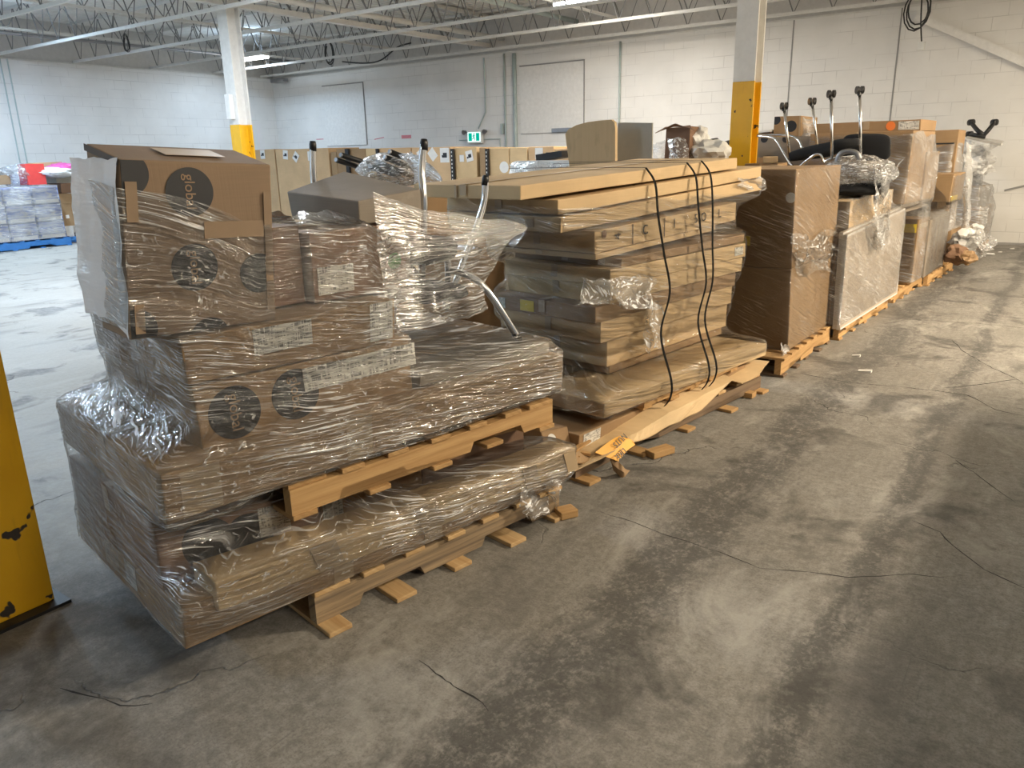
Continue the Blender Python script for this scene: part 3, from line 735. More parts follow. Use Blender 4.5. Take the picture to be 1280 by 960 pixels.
def sheet(pts_grid, mat, name, parent=None, label=None, cat='stretch wrap', amp=.02, sub=4, seed=0, group=None):
    """loose crumpled film or paper through a grid of points."""
    bm = bmesh.new(); uvl = bm.loops.layers.uv.new('UVMap'); rows = len(pts_grid); G = []
    fine = [bezier(r, sub) for r in pts_grid]; n = len(fine[0])
    cols = [bezier([fine[j][i] for j in range(rows)], sub) for i in range(n)]
    mm = len(cols[0]); G = [[cols[i][j] for i in range(n)] for j in range(mm)]
    V = [[bm.verts.new(p+noise.noise_vector(p*9+Vector((seed, 0, 0)))*amp+noise.noise_vector(p*28+Vector((0, seed, 0)))*amp*.5) for p in r] for r in G]
    for j in range(mm-1):
        for i in range(n-1):
            f = bm.faces.new((V[j][i], V[j][i+1], V[j+1][i+1], V[j+1][i])); f.smooth = True
            for lp, (a, b) in zip(f.loops, ((i, j), (i+1, j), (i+1, j+1), (i, j+1))): lp[uvl].uv = (a/n*(G[0][-1]-G[0][0]).length*1.5, b/mm*(G[-1][0]-G[0][0]).length*1.5+seed)
    o = obj(name, bm, mat, parent, smooth='keep')
    if not parent: tag(o, label, cat, group)
    return o
def lump(name, c, rad, mat, parent=None, label=None, cat=None, sub=4, amp=.25, seed=0, fr=3.0, smooth=True):
    """crumpled rounded mass."""
    bm = bmesh.new(); bmesh.ops.create_icosphere(bm, subdivisions=sub, radius=1); uvl = bm.loops.layers.uv.new('UVMap')
    for f in bm.faces:
        for lp in f.loops: lp[uvl].uv = (math.atan2(lp.vert.co.y, lp.vert.co.x)*.3, lp.vert.co.z*.5)
    for v in bm.verts:
        n = v.co.copy(); k = 1+amp*noise.noise(n*fr*.5+Vector((seed, 0, 0)))+amp*.8*abs(noise.noise(n*fr+Vector((0, seed, 0))))+amp*.35*noise.noise(n*fr*3)
        v.co = Vector(c)+Vector((n.x*rad[0], n.y*rad[1], n.z*rad[2]))*k
    o = obj(name, bm, mat, parent, smooth=smooth)
    if not parent: tag(o, label, cat)
    return o

def fab(F, d, px, py):
    """where a photo point falls on a carton's front face, as fractions. d: s0,s1,w0,w1,z0,z1"""
    s, z = F.sz(px, py, d[2]); return (s-d[0])/(d[1]-d[0]), (z-d[4])/(d[5]-d[4])

# ================================================================== load A: nearest, leftmost
FA = Frame(-1.979, 1.043, 10.5); WA = 'wrapped boxes of the closest load'
pallet(FA, .43, 1.66, .0, 1.0, 0, 'pale wooden pallet on the floor under the closest wrapped load', ('pine', 'pine_bark', 'pine'), over=.012, bot_over=.06)
c1 = cor(FA, 0, 1.71, 0, 1.02, .14, .232, crush=.006, seed=3); c1[4].z += .05; c1[6].z += .03
lowA = carton(c1, M['card'], 'flat brown carton on the floor pallet, lowest in the closest load, its corner overhanging', group=WA)
patch(lowA, c1, 'front', .30, .345, 0, 1, M['tape'], 'tape'); patch(lowA, c1, 'front', .53, .58, 0, 1, M['tape'], 'tape')
patch(lowA, c1, 'end', .32, .62, .25, .9, M['label'], 'shipping_label')
c2 = cor(FA, .10, 1.735, -.03, .13, .236, .342, lift=-.04, crush=.004, seed=5)
lngA = carton(c2, M['card_light'], 'long sagging tan carton with pale tape patches, low front of the closest load', group=WA, tape=False, bow=.012)
for a, b in ((.20, .26), (.46, .525), (.80, .85), (.955, .998)): patch(lngA, c2, 'front', a, b, .02, .98, M['tape'], 'tape', skew=-.02, off=.006)
d = (0.0, .56, .14, 1.0, .236, .425); c3 = cor(FA, *d, crush=.006, seed=6); c3[4].z += .085; c3[6].z += .07
l2 = carton(c3, M['card_red'], 'brown carton with black round logos, lower left below the upper pallet, closest load', group=WA)
for px, py in ((262, 691), (312, 678)): a, b = fab(FA, d, px, py); logo(l2, c3, 'front', a, b, .085, text=False, b_lim=(.02, .98))
a, b = fab(FA, d, 335, 657); patch(l2, c3, 'front', a-.06, a+.14, b-.25, b+.22, M['label'], 'shipping_label')
d = (.57, 1.02, .15, 1.0, .236, .42); c4 = cor(FA, *d, crush=.004, seed=8)
l3 = carton(c4, M['card'], 'brown carton with a white label, beneath the upper pallet of the closest load', group=WA)
a, b = fab(FA, d, 416, 622); patch(l3, c4, 'front', .02, .2, .1, .95, M['label'], 'shipping_label')
c5 = cor(FA, 1.03, 1.60, .16, 1.0, .236, .415, crush=.004, seed=9)
carton(c5, M['card_red'], 'plain dark brown carton at the right, beneath the upper pallet of the closest load', group=WA)
pallet(FA, .385, 1.62, .0, 1.0, .425, 'orange tinted wooden pallet sandwiched halfway up the closest load', ('pine_orange', 'pine_orange', 'pine_orange'), over=.004, h=.125)
c6 = cor(FA, 0, 1.685, 0, 1.0, .552, .705, lift=.03, crush=.004, seed=10)
f4 = carton(c6, M['card'], 'big flat brown carton resting on the upper pallet of the closest load', group=WA)
patch(f4, c6, 'front', .03, .10, .05, .95, M['tape'], 'tape'); patch(f4, c6, 'front', .36, .42, .05, .95, M['tape'], 'tape')
d = (.17, .97, .10, .92, .708, .905); c7 = cor(FA, *d, crush=.006, seed=11, lift=.006)
l5 = carton(c7, M['card'], 'brown carton with two round black logos and a long label, below the tall box', group=WA)
for px, py in ((295, 516), (371, 494)): a, b = fab(FA, d, px, py); logo(l5, c7, 'front', a, b, .085, b_lim=(.02, .98))
a, b = fab(FA, d, 379, 490); a2, _ = fab(FA, d, 520, 450); patch(l5, c7, 'front', a+.01, a2, .50, .90, M['label'], 'shipping_label', off=.005)
patch(l5, c7, 'end', .06, .40, .05, .9, M['tape'], 'tape')
d = (.155, .90, .10, .9, .915, 1.062); c8 = cor(FA, *d, crush=.008, seed=12, lift=.005)
l6 = carton(c8, M['card'], 'crumpled brown carton with faded labels, directly beneath the tall box', group=WA)
patch(l6, c8, 'front', .29, .56, .35, .92, M['label'], 'shipping_label'); patch(l6, c8, 'front', .86, .985, .1, .97, M['label'], 'shipping_label')
c9 = cor(FA, .98, 1.66, .06, .9, .735, .785, crush=.006, seed=13)
carton(c9, M['card_grey'], 'thin greyish carton on the right end of the closest load, under the chair leg', group=WA)
# tall box
d = (.03, .48, .12, .36, 1.07, 1.555)
ct = [FA.p(.023, .12, 1.076), FA.p(.464, .12, 1.062), FA.p(.023, .36, 1.076), FA.p(.464, .36, 1.062),
      FA.p(.069, .12, 1.563), FA.p(.502, .12, 1.537), FA.p(.06, .345, 1.607), FA.p(.497, .345, 1.585)]
tb = carton(ct, M['card_dark'], 'tall brown box with round black logos and a raised lid, topmost at the far left', group=WA, tape=False)
def tall_ab(px, py):
    s, z = FA.sz(px, py, .12); b = (z-1.07)/.482; return (s-.023-.045*b)/.437, b
for px, py, tx in ((237, 240, True), (243, 334, True), (322, 338, False), (157, 222, False), (170, 416, False), (262, 421, False)):
    a, b = tall_ab(px, py); r = .068 if tx else .06
    logo(tb, ct, 'front', a, b, r, text=tx, a_lim=(.005, .995), b_lim=(.005, .995))
patch(tb, ct, 'front', .93, .985, .08, .83, M['tape_dull'], 'tape', off=.006); patch(tb, ct, 'front', .02, .09, .66, .88, M['tape_dull'], 'tape', off=.007); patch(tb, ct, 'front', .03, .09, .03, .2, M['tape_dull'], 'tape', off=.007)
patch(tb, ct, 'front', .50, .92, .555, .655, M['tape_dull'], 'tape', off=.008)
patch(tb, ct, 'end', 0, 1, .965, 1.0, M['ink'], 'lid_shade_strip', off=.004)  # dark strip painted for the shade under the raised lid
patch(tb, ct, 'top', .35, .75, .3, .75, M['tape'], 'tape', off=.004)
c10 = cor(FA, .50, .655, .26, .75, 1.075, 1.335, crush=.004, seed=15)
carton(c10, M['card_red'], 'narrow dark brown box just right of the tall box', group=WA)
d = (.665, 1.06, .22, .72, 1.075, 1.31); c11 = cor(FA, *d, crush=.005, seed=16, lift=.005)
g11 = carton(c11, M['card_red'], 'brown box with a green smudge under the tilted greyish lid box', group=WA)
a, b = fab(FA, d, 492, 328); disc_on(g11, c11, 'front', a, b, .03, M['green'], 'green_mark', a_lim=(.01, .985))
patch(g11, c11, 'front', .04, .4, .1, .5, M['label'], 'shipping_label', off=.003)
c12 = [FA.p(.89, .25, 1.324), FA.p(1.17, .25, 1.328), FA.p(.88, .72, 1.324), FA.p(1.15, .72, 1.328),
       FA.p(.89, .25, 1.405), FA.p(1.17, .25, 1.435), FA.p(.88, .74, 1.43), FA.p(1.15, .74, 1.50)]
carton(c12, M['card_grey'], 'tilted greyish shallow box with a dished lid, beside the upright chrome chair leg', group=WA, tape=False)

# upturned chairs among the boxes of load A
def chair_parts(label, tubes, seat=None, back=None, glides=(), group=None, loc=None, tube_r=.0145, tmat='chrome', tname='leg'):
    """visitor chair: chrome legs, upholstered seat and back; tubes listed as point paths."""
    loc = loc or Vector(tubes[0][-1]); r = empty('chair', loc, label, 'chair', group)
    for t in tubes:
        bm = bmesh.new(); tube(bm, bezier(t, 6) if len(t) > 2 else t, tube_r, 12); obj(tname, bm, M[tmat], r, smooth=True)
    for g, dr in glides:
        bm = bmesh.new(); g = Vector(g); dr = Vector(dr).normalized(); tube(bm, [g-dr*.03, g, g+dr*.012], [tube_r*1.03, tube_r*1.06, tube_r*.85], 12); obj('glide', bm, M['black'], r, smooth=True)
    for nm, q in (('seat', seat), ('backrest', back)):
        if q: cushion(nm, *q, r)
    return r
def cushion(nm, c, ux, uy, uz, mat, par, pw=.45):
    """rounded upholstered pad: half axes ux, uy, uz."""
    bm = bmesh.new(); bmesh.ops.create_uvsphere(bm, u_segments=32, v_segments=16, radius=1)
    for v in bm.verts:
        k = [math.copysign(abs(t)**pw, t) for t in v.co[:2]]+[math.copysign(abs(v.co.z)**.6, v.co.z)]
        v.co = Vector(c)+Vector(ux)*k[0]+Vector(uy)*k[1]+Vector(uz)*k[2]
    return obj(nm, bm, mat, par, smooth=True)
T = FA.at(391, 180, .95); B0 = FA.at(392, 222, .95)
T2, B2 = FA.at(530, 178, .32), FA.at(530, 258, .30)
chair_parts('upturned chair with two chrome legs standing up beside the tilted greyish box', [
    [T, B0, B0+Vector((0, 0, -.25))], [T2, FA.at(527, 215, .32), B2, FA.p(1.22, .34, 1.08)],
    [B0+Vector((0, 0, -.25)), FA.p(1.22, .62, 1.2), FA.p(1.22, .34, 1.08)], [FA.p(1.24, .36, 1.14), FA.p(1.6, .42, 1.15), FA.p(1.62, .75, 1.15)]],
    seat=(FA.p(1.22, .36, 1.195), FA.u*.13, FA.n*.14, Vector((0, 0, .05))+FA.u*.01, M['fabric']),
    glides=[(T, T-B0), (T2, T2-B2)], loc=FA.p(1.3, .5, .86))
T3, B3 = FA.at(607, 223, .36), FA.at(602, 265, .36); TP = FA.at(653, 284, .16); D0, D1 = FA.at(602, 355, .22), FA.at(648, 423, .14)
chair_parts('upturned chair at the right end of the closest load, one leg poking through the wrap', [
    [T3, B3, FA.p(1.42, .38, 1.02), FA.p(1.40, .42, .92)], [TP, FA.p(1.55, .22, 1.25), FA.p(1.34, .34, 1.22)],
    [D1, D0, FA.p(1.36, .34, 1.10)], [FA.p(1.40, .42, .92), FA.p(1.36, .34, 1.10), FA.p(1.34, .34, 1.22)]],
    seat=(FA.p(1.26, .36, 1.02), FA.u*.14, FA.n*.13, Vector((0, 0, .035))-FA.u*.02, M['fabric']),
    glides=[(T3, T3-B3), (TP, TP-FA.p(1.5, .25, 1.25)), (D1, D1-D0)], loc=FA.p(1.5, .4, .79))

# film of load A
boxesA = [c1, c2, c3, c6, c7, c8, c9, ct, c10, c11]
ca = FA.p(.80, .50, 0); ang_left = math.atan2(-FA.u.y, -FA.u.x)
def ztopA(a):
    q = math.cos(a-ang_left-.15); return .16*max(0, (q-.80)/.2) - .10*max(0, -q)
wrap('clear glossy stretch wrap pulled tight around the closest load', boxesA, (ca.x, ca.y), .15, 1.37, M['film'],
     nth=420, dz=.015, margin=.010, amp=.006, rag=.05, seed=1, ztop=ztopA, twist=.10)
def film_grid(rows, w, mat, label, F=FA, amp=.012, sub=6, seed=0):
    return sheet([[F.at(x, y, w[i] if isinstance(w, (list, tuple)) else w) for i, (x, y) in enumerate(r)] for r in rows], M[mat], 'stretch_wrap', None, label, amp=amp, sub=sub, seed=seed)
film_grid([[(468, 240), (530, 262), (600, 270), (656, 279)], [(468, 285), (530, 290), (600, 290), (659, 286)], [(475, 335), (530, 322), (590, 318), (634, 305)], [(480, 375), (530, 368), (572, 362), (606, 358)], [(500, 415), (540, 408), (578, 400), (612, 384)]],
    [.19, .20, .17, .13], 'film_tent', 'tent of stretch wrap drawn from the boxes out to the protruding chair leg', amp=.012, seed=3)
film_grid([[(660, 282), (640, 262), (610, 262), (575, 240)], [(656, 292), (640, 282), (605, 275), (570, 265)], [(640, 312), (625, 300), (600, 290), (570, 285)]], [.15, .3, .45, .5], 'film_thin', 'far side of the stretch wrap tent around the protruding chair leg', amp=.012, seed=4)
film_grid([[(84, 196), (106, 197), (128, 198), (147, 199)], [(92, 260), (110, 262), (132, 264), (150, 268)], [(99, 330), (118, 332), (140, 336), (156, 342)], [(106, 390), (125, 395), (145, 405), (162, 424)]], [.375, .30, .20, .108], 'film_dense', 'many-layered stretch wrap with painted silvery reflection over the end of the tall box', amp=.011, seed=6)
def near_wad(px0, py0, px1, py1, w, label, par=None, amp=.02, mat='film_wad', seed=3, F=FA, depth=.05, sub=5):
    g = []
    rj = random.Random(seed)
    for j in range(5):
        row = []
        for i in range(5):
            x = px0+(px1-px0)*(i/4+rj.uniform(-.14, .14)); y = py1+(py0-py1)*(j/4+rj.uniform(-.14, .14))
            row.append(F.at(x, y, w+depth*math.sin(i*1.7+j*1.1+seed)))
        g.append(row)
    return sheet(g, M[mat], 'stretch_wrap', par, label, amp=amp, sub=sub, seed=seed)
near_wad(655, 598, 700, 645, -.03, 'bunched stretch wrap hanging at the low right end of the closest load', seed=2, amp=.025)

# ================================================================== load B: strapped flat cartons
FB = Frame(-1.807, 2.89, 7.8); WB = 'flat cartons strapped in one tall stack'
pallet(FB, .12, 2.10, .0, 1.0, 0, 'dark wooden pallet under the strapped flat carton stack', ('pine', 'pine_dark', 'pine_orange'), nd=9, h=.115, bot_over=.07)
cB0 = cor(FB, .22, 1.98, .06, .95, .118, .20, crush=.004, seed=21)
b0 = carton(cB0, M['card'], 'flat carton with a white barcode label, lowest in the strapped stack', group=WB); patch(b0, cB0, 'front', .02, .10, .12, .92, M['label'], 'shipping_label')
cBc = cor(FB, .02, .20, .12, .9, .13, .25, crush=.02, seed=22)
bc = carton(cBc, M['card'], 'crushed brown carton end with a round white sticker, near the bottom of the strapped stack', group=WB); disc_on(bc, cBc, 'front', .3, .6, .03, M['paper_white'], 'sticker')
pallet(FB, .74, 1.80, .02, .95, .202, 'slim orange wooden pallet wedged low in the strapped stack', ('pine_orange',)*3, h=.06, nd=6, notch=False)
cTr = cor(FB, .35, 2.15, .0, 1.05, .266, .345, lift=-.035, crush=.004, seed=23)
carton(cTr, M['card_light'], 'widest flat carton, jutting out like a shelf near the bottom of the strapped stack', group=WB)
rowsB = [  # s0,s1,w0,w1,z0,z1,lift,mat,label
 (.80, 2.08, .30, 1.15, .347, .40, 0, 'card', 'thin flat carton sitting directly on the wide shelf-like carton of the strapped stack'),
 (.75, 2.10, .28, 1.0, .402, .555, .0, 'card_light', 'deep flat carton, second above the wide shelf-like carton of the strapped stack'),
 (.66, 2.12, .26, 1.0, .557, .675, .0, 'card_light', 'deep flat carton, third above the wide shelf-like carton of the strapped stack'),
 (.60, 2.14, .25, 1.0, .677, .765, .0, 'card', 'flat carton with a yellow label on its end, halfway up the strapped stack'),
 (.72, 2.20, .24, 1.0, .767, .862, .0, 'card_light', 'flat carton just above the yellow labelled one in the strapped stack'),
 (.70, 2.22, .23, 1.0, .864, .955, .0, 'card_light', 'flat carton in the strapped stack, second above the yellow labelled one'),
 (.79, 2.17, .22, 1.0, .957, 1.003, .01, 'card', 'thin carton with a small end barcode, upper middle of the strapped stack'),
 (.57, 1.80, .23, 1.0, 1.02, 1.05, .05, 'card_light', 'very thin carton right under the handwritten one in the strapped stack'),
 (.55, 2.04, .22, 1.0, 1.055, 1.168, .06, 'card_light', 'flat carton with black handwriting along its side, upper part of the strapped stack'),
 (.27, 2.36, .21, 1.0, 1.185, 1.260, .104, 'card_light', 'long flat carton, third from the top of the strapped stack'),
 (.256, 2.35, .215, 1.0, 1.270, 1.339, .103, 'card_light', 'long flat carton, second from the top of the strapped stack'),
 (.03, 2.07, .25, 1.0, 1.3505, 1.417, .0855, 'card_light', 'long flat carton on the very top of the strapped stack, straps crossing it'),
]
cB = []
for i, q in enumerate(rowsB):
    c = cor(FB, *q[:6], lift=q[6], crush=.0025, seed=30+i); cB.append(c)
    o = carton(c, M[q[7]], q[8], group=WB)
    if i == 3: patch(o, c, 'end', .28, .42, .15, .85, M['label_yellow'], 'yellow_label', off=.004); patch(o, c, 'end', .05, .12, .1, .8, M['label'], 'shipping_label', off=.004)
    if i == 6: patch(o, c, 'end', .80, .86, .1, .9, M['label'], 'shipping_label', off=.004)
    if i == 5: patch(o, c, 'front', .9, .975, .2, .8, M['label'], 'shipping_label')
    if i == 8:
        for a, tx in ((.13, '4'), (.30, 'C'), (.5, '1'), (.66, '5'), (.72, 'O'), (.85, 'L')): text_on(o, c, 'front', a, .58, tx, .075, M['ink'], rot=90 if tx == '4' else 0, off=.007, name='handwriting')
        for a in (.22, .43): patch(o, c, 'front', a, a+.004, .05, .98, M['ink'], 'pen_line', off=.004)
        disc_on(o, c, 'front', .05, .8, .02, M['card_red'], 'brown_stain', off=.006)
    if i == 9: patch(o, c, 'end', .72, .78, .25, .8, M['tape'], 'tape', off=.007)
    if i == 11: patch(o, c, 'end', .42, .44, 0, 1, M['tape'], 'tape', off=.007)
# straps: bands bent over the stack
def strap(path, label, wd=.019):
    P = [Vector(p) for p in path]; bm = bmesh.new(); side = FB.u; fine = []
    fine = P[:2]+bezier(P[2:], 6); A = []
    for i, p in enumerate(fine):
        t = (fine[min(i+1, len(fine)-1)]-fine[max(i-1, 0)]).normalized(); n = side.cross(t).normalized(); A.append([bm.verts.new(p+side*x*wd/2+n*y*.0012) for x, y in ((-1, -1), (1, -1), (1, 1), (-1, 1))])
    for a, b in zip(A, A[1:]):
        for k in range(4): bm.faces.new((a[k], a[(k+1) % 4], b[(k+1) % 4], b[k]))
    bm.faces.new(A[0]); bm.faces.new(A[-1][::-1])
    return tag(obj('strap', bm, M['strap']), label, 'strap', 'black straps around the flat cartons')
def strap_path(pt, pm, pb, lift_top):
    """photo points where a strap turns over the top edge, crosses mid height, and meets the bottom carton."""
    s0_, _ = FB.sz(*pt, .205); s1_, _ = FB.sz(*pm, .22); s2_, _ = FB.sz(*pb, -.015); zt = 1.34+.10*(s0_-.256)/2.14; z1 = 1.415+.085*(s0_-.03)/2.04
    return [FB.p(s0_-.05, 1.21, z1+.012), FB.p(s0_-.02, .7, z1+.016), FB.p(s0_, .248, z1+.010), FB.p(s0_, .185, zt+.008), FB.p(s0_, .160, zt-.16), FB.p((s0_+s1_)/2, .155, 1.0),
            FB.p(s1_, .150, .78), FB.p((s1_+s2_)/2, .12, .56), FB.p(s2_, -.035, .35), FB.p(s2_, -.035, .25), FB.p(s2_, .0, .19)]
strap(strap_path((815, 233), (824, 370), (834, 500), 0), 'black strap, left one of the three around the flat carton stack')
strap(strap_path((866, 220), (870, 350), (881, 475), 0), 'black strap, middle one of the three around the flat carton stack')
strap(strap_path((884, 219), (878, 350), (890, 470), 0), 'black strap, right one of the three around the flat carton stack')
cb_ = FB.p(1.35, .65, 0)
wrap('clear stretch wrap around the strapped flat carton stack, flaring over the shelf-like carton', [cTr]+cB[:-1], (cb_.x, cb_.y), .26, 1.30, M['film_thin'], nth=340, dz=.02, margin=.014, amp=.007, rag=.04, seed=2, twist=.18, win=.04)
near_wad(715, 345, 815, 385, .19, 'crumpled torn stretch wrap bunched on the middle of the strapped stack', F=FB, seed=5, amp=.022, depth=.03)
near_wad(806, 372, 828, 440, .19, 'thin twisted strip of stretch wrap hanging beside the left strap', F=FB, seed=6, amp=.015, depth=.02)
near_wad(690, 470, 760, 512, .02, 'loose stretch wrap over the near corner of the shelf-like carton', F=FB, seed=8, amp=.015, depth=.03, mat='film_thin')
near_wad(925, 222, 958, 236, .20, 'torn stretch wrap flap at the far end of the second carton in the strapped stack', F=FB, seed=9, amp=.01, depth=.02, mat='film_milky')
# torn carton side along the bottom with flap, scraps and orange envelope
def strip(rows, mat, name, label=None, cat=None, par=None, amp=.006, seed=0, thick=.006, group=None):
    bm = bmesh.new(); V = []
    for r in rows: V.append([p+noise.noise_vector(p*7+Vector((seed, 0, 0)))*amp for p in bezier(r, 8)])
    n = min(len(r) for r in V); fr = [[bm.verts.new(p) for p in r[:n]] for r in V]
    for a, b in zip(fr, fr[1:]):
        for k in range(n-1): bm.faces.new((a[k], a[k+1], b[k+1], b[k]))
    nv = Vector()
    for f in bm.faces: f.normal_update(); nv += f.normal*f.calc_area()
    nv = nv.normalized()*thick; fr2 = [[bm.verts.new(v.co+nv) for v in r] for r in fr]
    for a, b in zip(fr2, fr2[1:]):
        for k in range(n-1): bm.faces.new((a[k], b[k], b[k+1], a[k+1]))
    for r, q in ((fr[0], fr2[0]), (fr[-1], fr2[-1]), ([x[0] for x in fr], [x[0] for x in fr2]), ([x[n-1] for x in fr], [x[n-1] for x in fr2])):
        for k in range(len(r)-1): bm.faces.new((r[k], r[k+1], q[k+1], q[k]))
    o = obj(name, bm, mat, par)
    if not par: tag(o, label, cat, group)
    return o
S = lambda px, py, w: FB.at(px, py, w)
torn = strip([[FB.p(-.02, .10, .125), FB.p(.4, .08, .135), FB.p(.9, .06, .19), FB.p(1.7, .06, .19)],
              [FB.p(-.06, -.04, .10), FB.p(.4, -.05, .135), FB.p(.9, -.045, .165), FB.p(1.66, -.02, .175)],
              [S(697, 600, -.11), S(770, 563, -.10), FB.p(.75, -.075, .105), FB.p(1.2, -.06, .11), FB.p(1.62, -.035, .12)]], M['card_light'], 'torn_carton_side', 'torn carton side sagging along the aisle edge of the strapped stack', 'torn cardboard', amp=.012, seed=2)
strip([[S(763, 571, -.09), S(772, 577, -.12), S(780, 584, -.15), S(790, 586, -.13), S(800, 585, -.10)], [S(764, 580, -.10), S(771, 587, -.13), S(780, 592, -.16), S(791, 592, -.14), S(801, 593, -.11)], [S(766, 588, -.10), S(773, 594, -.13), S(781, 600, -.15), S(789, 597, -.14), S(798, 602, -.11)]], M['card'], 'torn_flap', par=torn, amp=.022, seed=5)
strip([[S(714, 568, -.02), S(728, 562, .02), S(742, 566, .02)], [S(714, 578, -.05), S(730, 577, -.06), S(741, 568, -.03)]], M['card'], 'torn_flap', par=torn, amp=.008, seed=6)
bm = bmesh.new()
for a, b in ((FB.p(.02, .02, .14), FB.p(.30, .06, .15)), (FB.p(.0, .06, .15), FB.p(.12, -.02, .14)), (FB.p(.1, .1, .16), FB.p(.2, -.03, .13))): bar(bm, a, b, .03, .012)
obj('scrap_strips', bm, M['pine_orange'], torn)
E0, E1, E2, E3 = S(744, 566, -.06), S(773, 577, -.13), S(794, 556, -.115), S(776, 545, -.055)
env = strip([[E0, (E0*.5+E3*.5)+Vector((0, 0, .012)), E3, E3*.45+E2*.55+Vector((0, 0, .01))], [(E0+E1)/2, (E0+E1+E2+E3)/4+Vector((0, 0, .018)), (E2*.6+E3*.4)+Vector((0, 0, .012)), E2+Vector((0, 0, .004))], [E1, (E1+E2)/2+Vector((0, 0, .01)), E2, E2*.75+E3*.25]], M['orange'], 'orange_tag', 'orange paper tag with black handwriting on the torn cardboard', 'paper tag', amp=.003, thick=.002)
ex = (E1-E2).normalized(); nrm = ex.cross(E0-E1).normalized(); nrm = nrm if nrm.z > 0 else -nrm; ey = nrm.cross(ex)
ctrE = (E0+E1+E2+E3)/4+nrm*.022
text_at(env, ctrE+ey*.028+ex*.03, ex, ey, 'LIKE', .045, M['ink'], 'handwriting'); text_at(env, ctrE-ey*.022-ex*.03, ex, ey, 'NUTS', .045, M['ink'], 'handwriting')
for px, py, px2, py2, lb in ((812, 566, 838, 558, 'loose wood offcut on the floor by the torn cardboard'), (697, 640, 718, 635, 'small wood block on the floor between the closest load and the strapped stack'),
        (915, 487, 943, 492, 'splintered board end on the floor at the far end of the strapped stack')):
    a, b = on_z(px, py, .03), on_z(px2, py2, .03); bm = bmesh.new(); uvl = bm.loops.layers.uv.new('UVMap'); board(bm, Vector((a.x, a.y, .02)), Vector((b.x, b.y, .02)), .07, .036, uvl)
    tag(obj('wood_offcut', bm, M['pine_orange']), lb, 'wood piece')
strip([[FB.p(1.72, -.05, .14), FB.p(1.9, -.06, .15), FB.p(2.25, .02, .16)], [FB.p(1.70, .1, .16), FB.p(1.9, .12, .17), FB.p(2.2, .1, .17)]], M['card_light'], 'cardboard_scrap', 'bent cardboard sheet sticking out at the far end of the strapped stack', 'cardboard scrap', seed=9)

# ================================================================== load C: two big boxes
FC = Frame(-1.5, 5.334, 1.2)
pallet(FC, .0, 1.24, .0, 1.0, 0, 'wooden pallet under the two tall shrink wrapped boxes', ('pine_orange', 'pine_orange', 'pine_dark'), over=.01)
sb, _ = FC.sz(983, 457, .03); st, zt = FC.sz(995.6, 211, .05); sb2, _ = FC.sz(1034, 424, .03); st2, _ = FC.sz(1051, 210, .05)
sm, sm2 = sb*.52+st*.48, sb2*.52+st2*.48
cc1 = [FC.p(q, w, z) for z, k, S_ in ((.142, 0, (sb, sb2)), (.735, .01, (sm, sm2))) for w in (.03+k, .97+k) for q in S_]
cc2 = [FC.p(q, w, z) for z, k, S_ in ((.738, .01, (sm, sm2)), (zt, .02, (st, st2))) for w in (.03+k, .97+k) for q in S_]
carton(cc1, M['card'], 'large brown box on the pallet right of the strapped stack, lower of two', bev=.008, group='pair of big boxes on one pallet')
o = carton(cc2, M['card'], 'large brown box with a round sticker, upper of two right of the strapped stack', bev=.008, group='pair of big boxes on one pallet')
disc_on(o, cc2, 'end', .97, .72, .035, M['paper_white'], 'sticker'); patch(o, cc2, 'end', .60, .68, .22, .32, M['label_yellow'], 'yellow_label'); patch(o, cc2, 'end', .42, .52, .40, .62, M['label'], 'shipping_label')
q = FC.p((sb+sb2)/2, .5, 0); wrap('clear stretch wrap around the two tall boxes right of the strapped stack', [cc1, cc2], (q.x, q.y), .13, zt, M['film_thin'], nth=240, dz=.03, margin=.010, amp=.004, rag=.02, seed=5, twist=.35)
near_wad(994, 292, 1040, 342, .005, 'slack crumpled stretch wrap on the aisle face of the two tall boxes', F=FC, seed=12, amp=.02, depth=.02, mat='film_slack')
near_wad(975, 430, 986, 456, .02, 'torn wrap edge at the lower corner of the two tall boxes', F=FC, seed=13, amp=.01, depth=.01, mat='film_milky')

# ================================================================== load D: panels, carton, upturned caster chair
FD = Frame(-1.393, 6.55, 2.5)
pallet(FD, .12, 1.80, .04, 1.05, 0, 'wooden pallet under the leaning grey table tops', ('pine_orange', 'pine_orange', 'pine_orange'), h=.115, over=.05, bot_over=.0, nd=4)
t1 = NT('beige_panel'); co = t1.obco(); M['panel'] = t1.pbr(t1.mix(t1.noise(t1.scale(co, 3, 3, 3), 1, 3), (.42, .345, .27), (.47, .39, .31)), .45)
for w0, z0, z1, s0, s1, lb in ((.0, .118, .885, .0, 1.97, 'beige table top with pale edges standing on its side, front one of two'), (.036, .118, .90, .02, 1.95, 'beige table top standing on its side right behind the front one')):
    c = [FD.p(s, w0+w+.02*(z > .5), z+(.10*(s > 1) if z > .5 else 0)*.8) for z in (z0, z1) for w in (0, .030) for s in (s0, s1)]
    bm = bmesh.new(); hexa(bm, c, .003); o = tag(obj('table_top', bm, M['panel']), lb, 'table top', 'beige table tops leaning on a load')
    patch(o, c, 'end', 0, 1, 0, 1, M['edge'], 'edge_band', off=.001); patch(o, c, 'front', .0, 1, 0.975, 1.0, M['edge'], 'edge_band', off=.001)
    if w0 == 0: patch(o, c, 'front', 0, 1, 0, .02, M['edge'], 'edge_band', off=.001); patch(o, c, 'front', .985, 1, 0, 1, M['edge'], 'edge_band', off=.001)
cd1 = cor(FD, .02, 1.5, .10, .95, .118, .86, crush=.004, seed=41); carton(cd1, M['card_red'], 'big dark brown carton hidden behind the leaning table tops', group='cartons of the caster chair load')
s_, z_ = FD.sz(1063, 252, .10)
